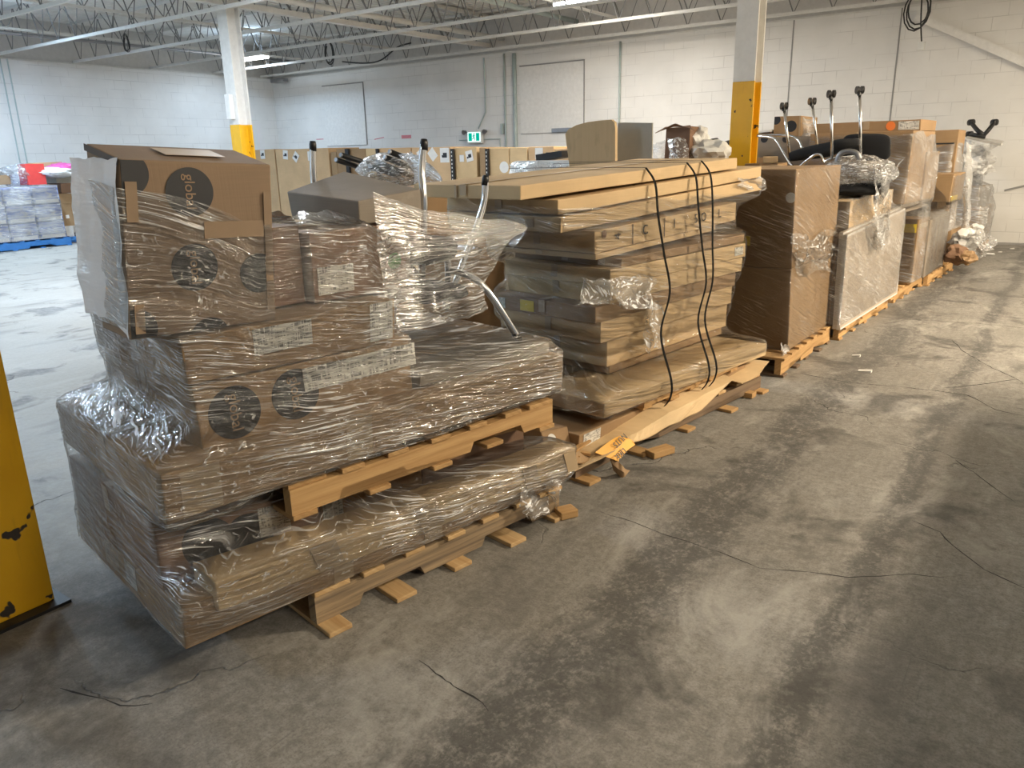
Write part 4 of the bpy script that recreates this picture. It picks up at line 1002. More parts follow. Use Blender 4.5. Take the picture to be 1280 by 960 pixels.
cd2 = cor(FD, s_, s_+1.45, .10, .85, .905, z_, lift=.03, crush=.006, seed=42); o = carton(cd2, M['card_light'], 'tan carton under the upturned caster chair, above the leaning table tops', group='cartons of the caster chair load')
cd3 = cor(FD, s_-.02, s_+.5, .18, .8, .865, .90, crush=.003, seed=43)
q = FD.p(.95, .48, 0)
wrap('clear stretch wrap around the leaning table tops and tan carton', [cd1, cd2, [FD.p(s, w, z) for z in (.118, .93) for w in (0, .06) for s in (0, 1.96)]], (q.x, q.y), .16, z_+.03, M['film'], nth=240, dz=.03, margin=.012, amp=.006, rag=.06, seed=8, twist=.3)
near_wad(1092, 208, 1110, 300, -.02, 'twisted white stretch wrap hanging down the tan carton below the caster chair', F=FD, seed=15, amp=.03, depth=.05, mat='film_wad')
D = lambda px, py, w: on_y(px, py, 6.95+.9*w)
ch = empty('chair', D(1030, 215, .5), 'upturned black chair with four chrome caster legs pointing at the ceiling', 'chair')
legs = [((980, 134), (987, 196), .72), ((1015, 128), (1022, 186), .95), ((1039, 119), (1040, 198), .38), ((1074.5, 114), (1076, 194), .60)]
for (a, b, w) in legs:
    A, B = D(*a, w), D(*b, w); bm = bmesh.new(); tube(bm, [A, B], .013, 12); lg = obj('leg', bm, M['chrome'], ch, smooth=True)
    bm = bmesh.new(); ax = Vector((.75, .55, 0)).normalized()
    for sg in (-1, 1): tube(bm, [A+ax*sg*.011+Vector((0, 0, .01)), A+ax*sg*.030+Vector((0, 0, .01))], .032, 20)
    tube(bm, [A+Vector((0, 0, -.035)), A], .018, 10); obj('caster', bm, M['black'], lg)
    bm = bmesh.new(); tube(bm, [A+ax*.0302+Vector((0, 0, .01)), A+ax*.034+Vector((0, 0, .01))], .012, 12); obj('caster_hub', bm, M['grey_metal'], lg)
for pts in ([(947, 170, .9), (965, 172, .8), (972, 178, .75), (992, 209, .5), (1008, 201, .45), (1018, 194, .42), (1026, 194, .40), (1030, 203, .4)], [(947, 169, .95), (975, 169, .9), (992, 171, .9), (1000, 178, .85), (1005, 186, .8), (1030, 184, .75), (1050, 176, .7), (1076, 175, .62)],
            [(1030, 203, .4), (1040, 198, .38), (1058, 196, .45), (1077, 194, .6)], [(987, 196, .72), (1002, 191, .85), (1022, 186, .95)]):
    bm = bmesh.new(); tube(bm, bezier([D(*p) for p in pts], 6), .012, 10); obj('frame_tube', bm, M['chrome'], ch, smooth=True)
cushion('backrest', D(1083, 184, .75), (D(1111, 184, .75)-D(1083, 184, .75)), (D(1083, 167, .75)-D(1083, 184, .75)), FD.n*.05+FD.u*.03, M['fabric'], ch)
bm = bmesh.new(); P = bezier([D(988, 196, .62), D(1012, 191, .6), D(1035, 187, .55), D(1052, 181, .5), D(1074, 178, .5)], 6)
tube(bm, P, [.02+.045*math.sin(math.pi*(.15+.8*i/(len(P)-1))) for i in range(len(P))], 12); obj('seat', bm, M['fabric'], ch, smooth=True)
bm = bmesh.new(); tube(bm, bezier([D(1046, 204, .35), D(1050, 193, .35), D(1060, 189, .35), D(1070, 191, .35), D(1075, 199, .35)], 6), .022, 10); obj('swivel_plate', bm, M['grey_metal'], ch, smooth=True)
P0 = D(1075, 222, .55)
lump('seat_pad', D(1070, 237, .42), (.24, .26, .05), M['fabric'], ch, amp=.12, seed=3)
lump('stretch_wrap', D(1072, 217, .50), (.30, .30, .15), M['film_wad'], None, 'shiny crumpled stretch wrap around the upturned caster chair', 'stretch wrap', amp=.12, seed=4, fr=4)
sheet([[D(1098, 236, .28), D(1110, 226, .25), D(1122, 206, .2), D(1133, 196, .16)], [D(1096, 244, .28), D(1106, 238, .25), D(1116, 218, .2), D(1128, 199, .16)], [D(1100, 256, .22), D(1108, 244, .22), D(1114, 228, .2), D(1124, 203, .16)]], M['film_milky'], 'stretch_wrap', None, 'pointed corner of stretch wrap sticking out right of the caster chair', amp=.02, seed=3)

# ================================================================== loads E, F, G further down the row
FE = Frame(-1.30, 8.6, 3.5); EF = 'wrapped boxes further down the row'
def Ebox(near_top, near_bot_z, far_top, w, depth, mat, label, lift=None, ztop=None, **k):
    s0, z1 = FE.sz(*near_top, w); s1, zf = FE.sz(*far_top, w); c = cor(FE, s0, s1, w, w+depth, near_bot_z, z1, lift=0 if lift is None else lift, crush=.005, seed=int(near_top[0]))
    return c, carton(c, mat, label, group=EF, **k)
pallet(FE, .02, 1.28, .05, 1.0, 0, 'wooden pallet under the brown box with yellow tape, past the table tops', ('pine_orange',)*3, h=.12)
pallet(FE, 1.31, 2.75, .0, .95, 0, 'light yellow wooden pallet under the greyish upright carton', ('pine_orange',)*3, h=.13)
ce1, o = Ebox((1149, 275), .122, (1162, 271), .02, .85, M['card'], 'brown box with a yellow tape patch low in the row, just past the table tops')
patch(o, ce1, 'end', .72, .98, .80, .93, M['label_yellow'], 'yellow_label'); patch(o, ce1, 'front', .05, .95, .85, .93, M['tape'], 'tape')
s0, z1 = FE.sz(1163, 275, 0); s1, z2 = FE.sz(1187, 264, 0)
ce2 = cor(FE, s0, s1, .0, .8, .132, z1, lift=max(0, z2-z1), crush=.004, seed=52); o = carton(ce2, M['card_grey'], 'tall greyish carton with dark vertical folds on the light yellow pallet', group=EF)
for a in (.30, .48, .75): patch(o, ce2, 'front', a, a+.02, .02, .97, M['joint'], 'fold_line', off=.006)
s0, z1 = FE.sz(1142, 163, .06); s1, _ = FE.sz(1170, 160, .06)
ce3 = cor(FE, s0, s1, .06, 1.05, .99, z1, crush=.004, seed=53); carton(ce3, M['card'], 'large brown box high in the row beneath a flat box with an orange sticker', group=EF)
ce3b = cor(FE, -.03, 1.3, .07, 1.0, .955, .988, crush=.003, seed=57); carton(ce3b, M['card_grey'], 'thin grey cardboard sheet beneath the large high brown box', group=EF, tape=False)
s0, z2 = FE.sz(1152, 149, .08); s1, _ = FE.sz(1171, 152, .08)
ce4 = cor(FE, s0, s1, .08, 1.12, z1+.003, z2, crush=.003, seed=54); o = carton(ce4, M['card'], 'flat brown box with an orange sticker and barcode, topmost at the right', group=EF)
disc_on(o, ce4, 'end', .73, .5, .045, M['orange_sticker'], 'orange_sticker'); patch(o, ce4, 'end', .80, .985, .12, .88, M['label'], 'shipping_label')
c, _ = Ebox((1160, 190), .995, (1175, 184), .04, .5, M['card'], 'tan carton leaning right of the large high brown box')
ce5 = c
c = cor(FE, 2.0, 2.75, .0, .5, .90, 1.22, crush=.01, seed=55); ce6 = c; o = carton(c, M['card'], 'loose tan carton above the greyish upright carton, bearing yellow tape', group=EF); patch(o, c, 'front', .1, .6, .02, .2, M['label_yellow'], 'yellow_label')
strip([[on_y(1122, 268, 8.45), on_y(1140, 263, 8.9), on_y(1160, 256, 9.5)], [on_y(1116, 266, 8.5), on_y(1134, 262, 8.9), on_y(1152, 254, 9.5)]], M['card_grey'], 'cardboard_scrap', 'grey cardboard sheet poking out above the brown box with yellow tape', 'cardboard scrap', seed=3)
q = FE.p(.7, .5, 0); wrap('clear stretch wrap around the brown box with yellow tape', [ce1, ce3b, ce3, ce5], (q.x, q.y), .14, 1.66, M['film'], nth=200, dz=.04, margin=.012, amp=.008, rag=.05, seed=11, twist=.3)
q = FE.p(2.0, .45, 0); wrap('clear stretch wrap around the greyish upright carton', [ce2, ce6], (q.x, q.y), .14, 1.20, M['film_thin'], nth=160, dz=.04, margin=.012, amp=.008, rag=.05, seed=12, twist=.3)
# F
pallet(FE, 2.95, 4.2, .05, 1.0, 0, 'wooden pallet behind the litter near the far end of the row', ('pine_dark',)*3, h=.12)
cf0 = cor(FE, 3.0, 4.1, .10, .95, .122, .52, crush=.01, seed=60); carton(cf0, M['card'], 'crushed brown box low behind the litter near the far end of the row', group=EF)
s0, z1 = FE.sz(1199, 162, .10); s1, _ = FE.sz(1207, 168, .10)
cf1 = cor(FE, s0, min(s1, s0+.7), .10, .75, .525, z1, crush=.006, seed=61); o = carton(cf1, M['card'], 'tall brown carton with torn wrap, second last load of the row', group=EF)
for b in (.40, .86): patch(o, cf1, 'end', .45, .95, b, b+.015, M['ink'], 'printed_bar')
FE2 = lambda px, py, w: FE.at(px, py, w)
cf2 = cor(FE, 3.0, 3.2, .12, .6, .525, 1.40, crush=.008, seed=62); o = carton(cf2, M['card_light'], 'narrow tan carton with a pale strip, in front of the tall torn-wrap carton', group=EF); patch(o, cf2, 'end', .1, .5, .3, .95, M['paper_white'], 'pale_strip')
c = [on_y(x, y, Y) for x, y, Y in ((1171, 262, 10.95), (1200, 250, 11.4), (1172, 258, 11.1), (1200, 247, 11.55), (1174, 222, 10.97), (1200, 219, 11.42), (1175, 221, 11.12), (1200, 217, 11.57))]
carton(c, M['card_light'], 'crumpled tan cardboard flap box hanging mid-height near the row end', group=EF, tape=False)
q = FE.p(3.6, .5, 0); wrap('clear torn stretch wrap around the tall carton near the row end', [cf0, cf1, cf2], (q.x, q.y), .5, 1.55, M['film_milky'], nth=140, dz=.04, margin=.015, amp=.02, rag=.12, seed=13)
sheet([[FE2(1206, 178, .06), FE2(1210, 182, .04), FE2(1213, 190, .05)], [FE2(1205, 230, .04), FE2(1211, 228, .0), FE2(1214, 232, .05)], [FE2(1204, 270, .05), FE2(1210, 268, -.02), FE2(1213, 262, .04)], [FE2(1203, 290, .02), FE2(1208, 292, -.03), FE2(1211, 280, .02)]], M['film_milky'], 'stretch_wrap', None, 'long torn curtain of stretch wrap beside the tall carton near the row end', amp=.05, seed=7)
# litter at the foot of F
rl = random.Random(4)
for i, (px, py, rx, mt, nm, lb, ct_) in enumerate(((1195, 318, .12, 'card_red', 'crumpled_cardboard', 'crumpled brown cardboard at the left of the litter near the row end', 'litter'), (1205, 300, .15, 'paper_white', 'crumpled_paper', 'crumpled white paper highest in the litter near the row end', 'litter'),
        (1216, 305, .19, 'film_wad', 'stretch_wrap', 'wad of clear plastic right in the litter near the row end', 'stretch wrap'), (1209, 322, .09, 'card', 'crumpled_cardboard', 'tan folded cardboard lying in the middle of the litter near the row end', 'litter'),
        (1217, 291, .12, 'paper_white', 'crumpled_paper', 'crumpled paper with a green mark at the back of the litter near the row end', 'litter'))):
    g = FE.at(px, py, (-.12, -.1, -.2, -.25, .0)[i]); lump(nm, (g.x, g.y, max(g.z, rx*.7)), (rx, rx, rx*.8), M[mt], None, lb, ct_, sub=3, amp=.5, seed=i+2, fr=4, smooth=False)
g = on_z(1232, 317, .01); bm = bmesh.new(); hexa(bm, [g+Vector(p) for p in ((-.12, -.04, -.005), (.12, -.03, -.005), (-.14, .05, -.005), (.10, .05, -.005), (-.11, -.04, 0), (.12, -.02, 0), (-.12, .05, .01), (.10, .04, .008))]); tag(obj('paper_scrap', bm, M['paper_white']), 'flat white paper scrap on the floor right of the litter near the row end', 'paper scrap')
for i, (px, py, k) in enumerate(((1070, 445, 1), (1081, 464, 1.5), (1265, 303+8, 1), (1250, 315, .8), (920, 860, .3))):
    if i == 4: continue
    g = on_z(px, py, .003); bm = bmesh.new(); L = .03*k; hexa(bm, [g+Vector((x*L, y*L*.5, z+(.012 if x > 0 and z > 0 else 0))) for z in (-.003, .002) for y in (-1, 1) for x in (-1, 1)])
    tag(obj('paper_scrap', bm, M['paper_white']), ['small curled scrap on the floor in front of the table tops, upper one', 'small pale scrap on the floor in front of the table tops, lower one', 'tiny white scrap at the foot of the back wall', 'tiny white scrap on the floor by the last pallet'][i], 'paper scrap')
# G: last load against the wall
FG = Frame(-1.02, 13.2, 4); pallet(FG, .0, 1.2, .05, 1.0, 0, 'small wooden pallet under the last load by the back wall', ('pine_orange',)*3, h=.12)
cg1 = cor(FG, .02, 1.15, .05, .95, .122, .66, crush=.005, seed=70); carton(cg1, M['card'], 'brown box wrapped in cloudy plastic, bottom of the last load by the back wall', group=EF)
cg2 = cor(FG, .1, 1.05, .1, .9, .672, .96, crush=.02, seed=71); carton(cg2, M['card_grey'], 'greyish box buried in plastic, upper part of the last load by the back wall', group=EF)
G = lambda px, py, w: FG.at(px, py, w)
q = FG.p(.6, .5, 0); wrap('cloudy stretch wrap around the last load by the back wall', [cg1, cg2], (q.x, q.y), .13, 1.56, M['film_milky'], extra=[FG.p(.05, .1, 1.5), FG.p(1.1, .1, 1.52), FG.p(.1, .9, 1.5), FG.p(1.1, .9, 1.5)], nth=140, dz=.05, margin=.03, amp=.03, rag=.05, seed=14)
lump('plastic_bag', FG.p(.36, .38, 1.26), (.28, .30, .26), M['film_white'], None, 'crumpled silvery plastic bag in the last load by the back wall', 'plastic bag', amp=.5, seed=9, fr=5, smooth=False)
r = empty('chair', FG.p(.5, .4, 1.4), 'black chair base with two curved arms atop the last load by the back wall', 'chair')
for a, b, cc in (((1214, 153), (1222, 163), (1232, 170)), ((1243, 153), (1236, 162), (1228, 171)), ((1212, 168), (1220, 169), (1232, 171))):
    P = bezier([on_y(*a, 13.75), on_y(*b, 13.6), on_y(*cc, 13.6)], 6); bm = bmesh.new(); tube(bm, P, .03, 10); lg = obj('leg', bm, M['black'], r, smooth=True)
    bm = bmesh.new(); tube(bm, [P[0]+Vector((-.03, .02, 0)), P[0]+Vector((.03, -.02, 0))], .045, 14); obj('caster', bm, M['black'], lg, smooth=True)
bm = bmesh.new(); hexa(bm, [on_y(x, y, Y) for x, y, Y in ((1208, 173, 13.4), (1252, 183, 13.4), (1211, 172, 13.9), (1254, 180, 13.9), (1208, 170, 13.4), (1253, 179, 13.4), (1211, 169.5, 13.9), (1255, 176, 13.9))], .01); obj('seat_plate', bm, M['silver_bag'], r)

# ================================================================== second row of loads behind
def stack_base(x, y, w, l, zt, plabel, blabel, mat='card'):
    F = Frame(x, y, 0)
    c = cor(F, .02, l-.02, .02, w-.02, .004, zt, crush=.005, seed=int(x*10+y)); carton(c, M[mat], blabel, group='base boxes in the second row'); return F, c
# behind load A/B: black legged furniture under white wrap
p = on_y(497, 205, 4.6); zb = 1.30
stack_base(p.x+.55, 4.2, 1.1, 1.1, zb, 'pallet in the second row behind the closest load', 'box carrying the wrapped black legs behind the closest load')
lump('stretch_wrap', on_y(492, 212, 4.7), (.30, .26, .13), M['film_wad'], None, 'white bunched stretch wrap around the black legs behind the closest load', 'stretch wrap', amp=.15, seed=21, fr=4)
r = empty('furniture_legs', (p.x, 4.6, 1.31), 'bundle of black tubular furniture legs behind the closest load', 'furniture legs')
for a, b in (((488, 190), (520, 203)), ((482, 197), (516, 211)), ((472, 203), (500, 214)), ((463, 208), (486, 216)), ((427, 194), (455, 203)), ((421, 200), (446, 208))):
    A, Bq = on_y(*a, 4.5), on_y(*b, 4.75); bm = bmesh.new(); tube(bm, [A, Bq, Bq+(Bq-A)*.6], .022, 14); lg = obj('leg', bm, M['black'], r, smooth=True)
    bm = bmesh.new(); d_ = (A-Bq).normalized(); tube(bm, [A, A+d_*.014], .017, 12); obj('leg_cap', bm, M['grey_metal'], lg)
sheet([[on_y(500, 193, 4.4), on_y(520, 192, 4.3), on_y(540, 205, 4.2)], [on_y(515, 212, 4.4), on_y(530, 214, 4.3), on_y(556, 230, 4.2)], [on_y(520, 228, 4.4), on_y(545, 232, 4.3), on_y(575, 246, 4.2)]], M['film_thin'], 'stretch_wrap', None, 'stretch wrap sheet sloping down behind the curved chrome leg', amp=.03, seed=5)
# white wrapped bundle
p = on_y(665, 205, 6.6); Fh, _ = stack_base(-3.80, 6.2, 1.3, 1.1, 1.29, 'pallet in the second row left of the wooden panel', 'box carrying the white wrapped bundle left of the wooden panel')
cw = [on_y(642, 222, 6.3), on_y(712, 222, 6.3), on_y(634, 224, 7.0), on_y(712, 224, 7.0), on_y(645, 201, 6.35), on_y(712, 200, 6.35), on_y(640, 203, 6.9), on_y(712, 202, 6.9)]
o = carton(cw, M['paper_white'], 'white wrapped bundle left of the wooden panel, in the second row', cat='wrapped bundle', name='wrapped_bundle', tape=False); patch(o, cw, 'front', .42, .45, 0, 1, M['edge'], 'tie_band')
sheet([[on_y(640, 204, 6.25), on_y(665, 203, 6.2), on_y(690, 203, 6.22), on_y(712, 202, 6.22)], [on_y(640, 212, 6.25), on_y(665, 212, 6.2), on_y(690, 211, 6.22), on_y(712, 211, 6.22)], [on_y(642, 222, 6.25), on_y(665, 222, 6.2), on_y(690, 221, 6.22), on_y(712, 221, 6.22)]], M['film_wad'], 'stretch_wrap', None, 'shiny stretch wrap over the white bundle left of the wooden panel', amp=.03, seed=6)
P = on_y(695, 196, 6.8); bm = bmesh.new(); bar(bm, on_y(680, 197, 6.8), on_y(712, 192, 6.8), .3, .06)
for px, py in ((686, 192), (701, 190)): tube(bm, [on_y(px, py+4, 6.75), on_y(px, py-1.5, 6.75)], .03, 10)
tag(obj('chair_base', bm, M['black']), 'flat black metal base with two studs on the white wrapped bundle', 'chair base')  # chair base lying on the wrapped bundle
# wooden panel, grey panel
base_z = 1.33
p = on_y(765, 205, 6.4); stack_base(p.x+.75, 5.85, 1.1, 1.1, base_z, 'pallet in the second row under the wooden panel', 'box the wooden panel stands on, behind the strapped stack')
out = [(713, 217), (769, 212), (769, 160), (768, 153), (764, 149.5), (750, 150.5), (735, 152.5), (720, 156.5), (710, 162), (706.5, 168), (708, 180)]
bm = bmesh.new(); uvl = bm.loops.layers.uv.new('UVMap'); F1 = [on_y(x, y, 6.0) for x, y in out]; nv = Vector((.25, 1, 0)).normalized()*.028
a = [bm.verts.new(q) for q in F1]; b = [bm.verts.new(q+nv) for q in F1]; n = len(a)
bm.faces.new(a); bm.faces.new(b[::-1])
for i in range(n): bm.faces.new((a[i], b[i], b[(i+1) % n], a[(i+1) % n]))
for f in bm.faces:
    for lp in f.loops: lp[uvl].uv = (lp.vert.co.z, lp.vert.co.x)
tag(obj('arched_board', bm, M['maple']), 'pale wooden panel with a rounded arched top, standing behind the strapped stack', 'panel')
c = [on_y(771, 213, 6.3), on_y(815, 209, 6.3), on_y(772, 213, 6.34), on_y(816, 209, 6.34), on_y(772.5, 153, 6.3), on_y(815.5, 153.5, 6.3), on_y(773.5, 153, 6.34), on_y(816.5, 153.5, 6.34)]
for q in c[:4]: q.z = base_z+.003
bm = bmesh.new(); hexa(bm, c, .003); o = tag(obj('grey_panel', bm, M['laminate']), 'square grey laminate panel standing right of the wooden panel', 'panel'); patch(o, c, 'end', 0, 1, 0, 1, M['edge'], 'edge_band', off=.001)
# torn box, bags, black tubes
p = on_y(850, 200, 7.2); stack_base(p.x+.7, 6.98, 1.3, .62, 1.36, 'pallet in the second row under the torn reddish box', 'box under the torn reddish box and white plastic bags')
q = on_y(830, 202, 7.2); q2 = on_y(861, 202, 7.2); zt = on_y(830, 160, 7.2).z
Fq = Frame(q2.x, 7.2, 0); wq = q2.x-q.x
ctn = cor(Fq, 0, .30, 0, wq, 1.365, zt, crush=.01, seed=80)
o = carton(ctn, M['card_red'], 'torn reddish brown box poking up among white plastic, left of the yellow column', tape=False)
strip([[ctn[4]+Vector((0, 0, .0)), (ctn[4]+ctn[6])/2, ctn[6]], [ctn[4]+Vector((.07, -.10, -.04)), (ctn[4]+ctn[6])/2+Vector((0, -.03, .02)), ctn[6]+Vector((-.08, -.05, -.05))]], M['card_red'], 'torn_flap', par=o, amp=.03, seed=4)
bm = bmesh.new(); a = on_y(834, 172, 7.15); bar(bm, Vector((a.x, a.y, 1.37)), a, .05, .05); obj('corner_strip', bm, M['grey_metal'], o)
sheet([[on_y(836, 172, 7.12), on_y(845, 173, 7.1), on_y(858, 174, 7.12)], [on_y(835, 190, 7.1), on_y(846, 188, 7.05), on_y(860, 188, 7.1)], [on_y(835, 204, 7.1), on_y(848, 203, 7.05), on_y(862, 203, 7.1)]], M['film_wad'], 'stretch_wrap', None, 'crumpled wrap on the front of the torn reddish box', amp=.03, seed=8)
sheet([[on_y(832, 172, 7.3), on_y(822, 175, 7.3), on_y(816, 178, 7.35)], [on_y(832, 190, 7.25), on_y(824, 190, 7.2), on_y(816, 190, 7.3)], [on_y(832, 206, 7.25), on_y(824, 207, 7.2), on_y(816, 208, 7.3)]], M['film_milky'], 'stretch_wrap', None, 'pale wrap between the grey panel and the torn reddish box', amp=.04, seed=9)
for px, py, rx, rz, lb, sd in ((871, 177, .12, .13, 'pointed white plastic bag right of the torn reddish box', 1), (887, 190, .18, .11, 'large rumpled white plastic bag left of the yellow column', 2), (872, 196, .16, .08, 'greyish plastic bag low beside the torn reddish box', 3)):
    lump('plastic_bag', on_y(px, py, 7.4), (rx, rx, rz), M['film_wad'] if sd == 3 else M['paper_white'], None, lb, 'plastic bag', amp=.4, seed=sd+30, fr=3.5, smooth=False, sub=3)
p = on_y(905, 200, 8.6); stack_base(p.x+.5, 8.5, 1.0, .46, 1.46, 'pallet in the second row behind the yellow column', 'box under the black tubes left of the yellow column')
r = empty('furniture_legs', (p.x, 8.6, 1.37), 'black tubular chair legs sticking out left of the yellow column', 'furniture legs')
for a, b in (((884, 179.5), (896, 175)), ((898, 182.5), (922, 176.5)), ((900, 189), (924, 184)), ((903, 193.5), (925, 190))):
    A, Bq = on_y(*a, 8.6), on_y(*b, 8.9); bm = bmesh.new(); tube(bm, [A, (A+Bq)/2+Vector((0, 0, .01)), Bq], .026, 10); lg = obj('leg', bm, M['black'], r, smooth=True)
    bm = bmesh.new(); bmesh.ops.create_icosphere(bm, subdivisions=2, radius=.038, matrix=Matrix.Translation(A)); obj('glide', bm, M['black'], lg, smooth=True)
# logo boxes right of the column
p = on_y(982, 200, 9.4); F2_, cbase = stack_base(p.x+.75, 9.0, 1.5, 1.1, .95, 'pallet in the second row right of the yellow column', 'box at the bottom behind the caster chair legs')
Fl = Frame(p.x+.75, 9.0, 0)
a, b = on_y(936, 211, 9.0), on_y(1012, 211, 9.0)
w0, w1 = Fl.o.x-b.x, Fl.o.x-a.x; zt = on_y(960, 172, 9.0).z
cl1 = cor(Fl, 0, .9, w0, w1, .955, zt, crush=.005, seed=90); o = carton(cl1, M['card_grey'], 'greyish brown box with black round logos right of the yellow column', tape=False)
for px, py in ((955, 174), (982, 174)): q = on_y(px, py, 9.0); disc_on(o, cl1, 'end', (w1-(Fl.o.x-q.x))/(w1-w0), (q.z-.955)/(zt-.955), .04, M['ink'], 'printed_logo', b_lim=(0, .995))
a, b = on_y(966, 172, 9.05), on_y(1000, 172, 9.05); zt2 = on_y(966, 146, 9.05).z
cl2 = cor(Fl, .05, .7, Fl.o.x-b.x, Fl.o.x-a.x, zt+.006, zt2, crush=.005, seed=91); o = carton(cl2, M['card'], 'brown box with two black round logos, topmost right of the yellow column', tape=False)
w0, w1 = Fl.o.x-b.x, Fl.o.x-a.x
for px, py, r_ in ((970, 150, .05), (989, 158, .06)): q = on_y(px, py, 9.05); disc_on(o, cl2, 'end', (w1-(Fl.o.x-q.x))/(w1-w0), (q.z-zt)/(zt2-zt), r_, M['ink'], 'printed_logo', a_lim=(.01, .99), b_lim=(.01, .99))
patch(o, cl2, 'end', .93, .99, 0, 1, M['tape'], 'tape')
sheet([[on_y(1004, 146, 9.1), on_y(1012, 148, 9.1), on_y(1020, 152, 9.1)], [on_y(1003, 165, 9.05), on_y(1012, 166, 9.05), on_y(1022, 168, 9.1)], [on_y(1003, 182, 9.05), on_y(1012, 183, 9.05), on_y(1022, 184, 9.1)]], M['film_milky'], 'stretch_wrap', None, 'pale torn wrap beside the topmost logo box', amp=.04, seed=10)
a, b = on_y(938, 166, 9.05), on_y(964.5, 163, 9.05); zb2 = on_y(950, 166, 9.05).z
cl3 = cor(Fl, .05, .6, Fl.o.x-b.x, Fl.o.x-a.x, zt+.006, zb2, crush=.003, seed=92); carton(cl3, M['card_red'], 'flat brown box under the white board, left of the topmost logo box', tape=False)
bm = bmesh.new(); hexa(bm, cor(Fl, .0, .65, Fl.o.x-b.x, Fl.o.x-a.x+.03, zb2+.006, zb2+.03, roll=-.02)); tag(obj('white_board', bm, M['paper_white']), 'thin white board lying left of the topmost logo box', 'board')
c = [on_y(954, 209, 7.68), on_y(972, 206, 7.68), on_y(954, 209, 8.0), on_y(972, 206, 8.0), on_y(954, 196, 7.68), on_y(972.5, 194.5, 7.68), on_y(954, 196, 8.0), on_y(972.5, 194.5, 8.0)]
for q in c: q.z = (1.42 if q.z < 1.47 else c[4].z)
stack_base(on_y(972, 206, 7.68).x+.02, 7.65, .36, .38, 1.415, '', 'narrow box under the small tan box, beside the yellow column')
carton(c, M['card_light'], 'small tan box just right of the yellow column, over the strapped stack', tape=False)

# ================================================================== big octagonal-style bins along the back wall
Yg = 11.6
binx = [(290, 343), (343.5, 410), (412, 419), (420, 455), (457, 472), (474, 512), (515, 565), (568, 596), (598, 607), (609, 641), (643, 660), (662, 700)]
dark = [(564, 567.5), (596, 598.5), (607, 610), (408, 412), (470, 473)]
def gay(x0, x1, y0, label, mat='gaylord', top=186, d=.9, n=0):
    a, b = on_y(x0, top, y0), on_y(x1, top, y0); F = Frame(b.x, y0, 0); zt = a.z
    c = cor(F, 0, d, 0, b.x-a.x, .004, zt, crush=.006, seed=n); o = carton(c, M[mat], label, group='tall bulk bins along the back wall', tape=False, name='bulk_bin', cat='bulk bin', bev=.01)
    return F, c, o, (b.x-a.x)
def bin_label(c, o, px, py, y0, rot=0, mark=True, sz=.16):
    q = on_y(px, py, y0); e = c[2]; f = c[0]; a = (q.x-e.x)/(f.x-e.x); zt = c[4].z; zb = c[0].z; b = (q.z-zb)/(zt-zb)
    W = abs(f.x-e.x); H = zt-zb; n = Vector((0, -1, 0)); ctr = Vector((q.x, y0-.006, q.z)); ca, sa = math.cos(rot), math.sin(rot); X = Vector((ca, 0, sa)); Z = Vector((-sa, 0, ca)); bm = bmesh.new()
    hexa(bm, [ctr+X*x*sz/2+Z*z*sz*.6+n*t for t in (0, .002) for z in (-1, 1) for x in (-1, 1)]); lb = obj('shipping_label', bm, M['paper_white'], o)
    if mark: 
        bm = bmesh.new(); hexa(bm, [ctr+X*(x*sz*.22+.01)+Z*(z*sz*.2)+n*t for t in (.003, .004) for z in (-1, 1) for x in (-1, 1)])
        hexa(bm, [ctr+X*(x*sz*.1-.045)+Z*(z*sz*.1-.02)+n*t for t in (.003, .004) for z in (-1, 1) for x in (-1, 1)]); obj('printed_mark', bm, M['ink'], lb)
F, c, o, w = gay(343.5, 410, Yg, 'wide cardboard bin with two white stickers, leftmost but one of the bins', top=187, n=1)
bin_label(c, o, 357, 193.5, Yg, -.1); bin_label(c, o, 370, 196, Yg, -.7); bin_label(c, o, 388, 195, Yg, 0, False)
aa = on_y(343.5, 187, Yg); 
for px, py in ((328, 193), (305, 194), (318, 196)):   # labels on the bin's left side
    q = on_x(px, py, aa.x-.3); 
F, c, o, w = gay(300, 342.5, Yg, 'cardboard bin with small white stickers just right of the left column', top=188, n=2)
bin_label(c, o, 328.5, 193, Yg, 0); bin_label(c, o, 317, 196.5, Yg, .05, False); bin_label(c, o, 305, 194, Yg, .1, False, .12)
for x0, x1, y0, mat, lb, top in ((413, 420, Yg, 'card', 'narrow brown bin behind the upright chrome leg', 190), (420.5, 456, Yg, 'card', 'brown bin behind the bundle of black legs, left one', 186.5), (457, 473, Yg, 'card_light', 'narrow tan bin behind the bundle of black legs', 186), (475, 513, Yg, 'gaylord', 'brown bin behind the bundle of black legs, right one', 185.5),
        (515, 563, Yg, 'gaylord', 'cardboard bin with a tilted sticker and barcode, behind the curved chrome leg', 185), (568, 595, Yg, 'card_light', 'tan bin with small stickers below the exit sign', 184.5), (599, 607, Yg, 'card', 'narrow brown bin right below the exit sign', 184.5), (611, 636, Yg, 'card_light', 'tan bin with a round sticker right of the exit sign', 185), (637, 659, Yg, 'card_light', 'pale tan bin behind the white wrapped bundle, left one', 184.5), (660.5, 692, Yg, 'gaylord', 'tan bin behind the white wrapped bundle, right one', 184), (693, 712, Yg, 'gaylord', 'tan bin just left of the wooden panel', 186)):
    F, c, o, w = gay(x0, x1, y0, lb, mat, top, n=int(x0))
    if x0 == 515: bin_label(c, o, 541, 193, y0, .7, False, .17); bin_label(c, o, 556, 194, y0, 0, True, .22); bin_label(c, o, 525, 193, y0, .5, False, .12)
    if x0 == 568: bin_label(c, o, 587, 195, y0, .2); bin_label(c, o, 577.5, 198, y0, .0, False, .1)
    if x0 == 611: disc_on(o, c, 'end', .75, .80, .10, M['paper_white'], 'round_sticker')
    if x0 == 660.5: bin_label(c, o, 674, 192, y0, 0, False)
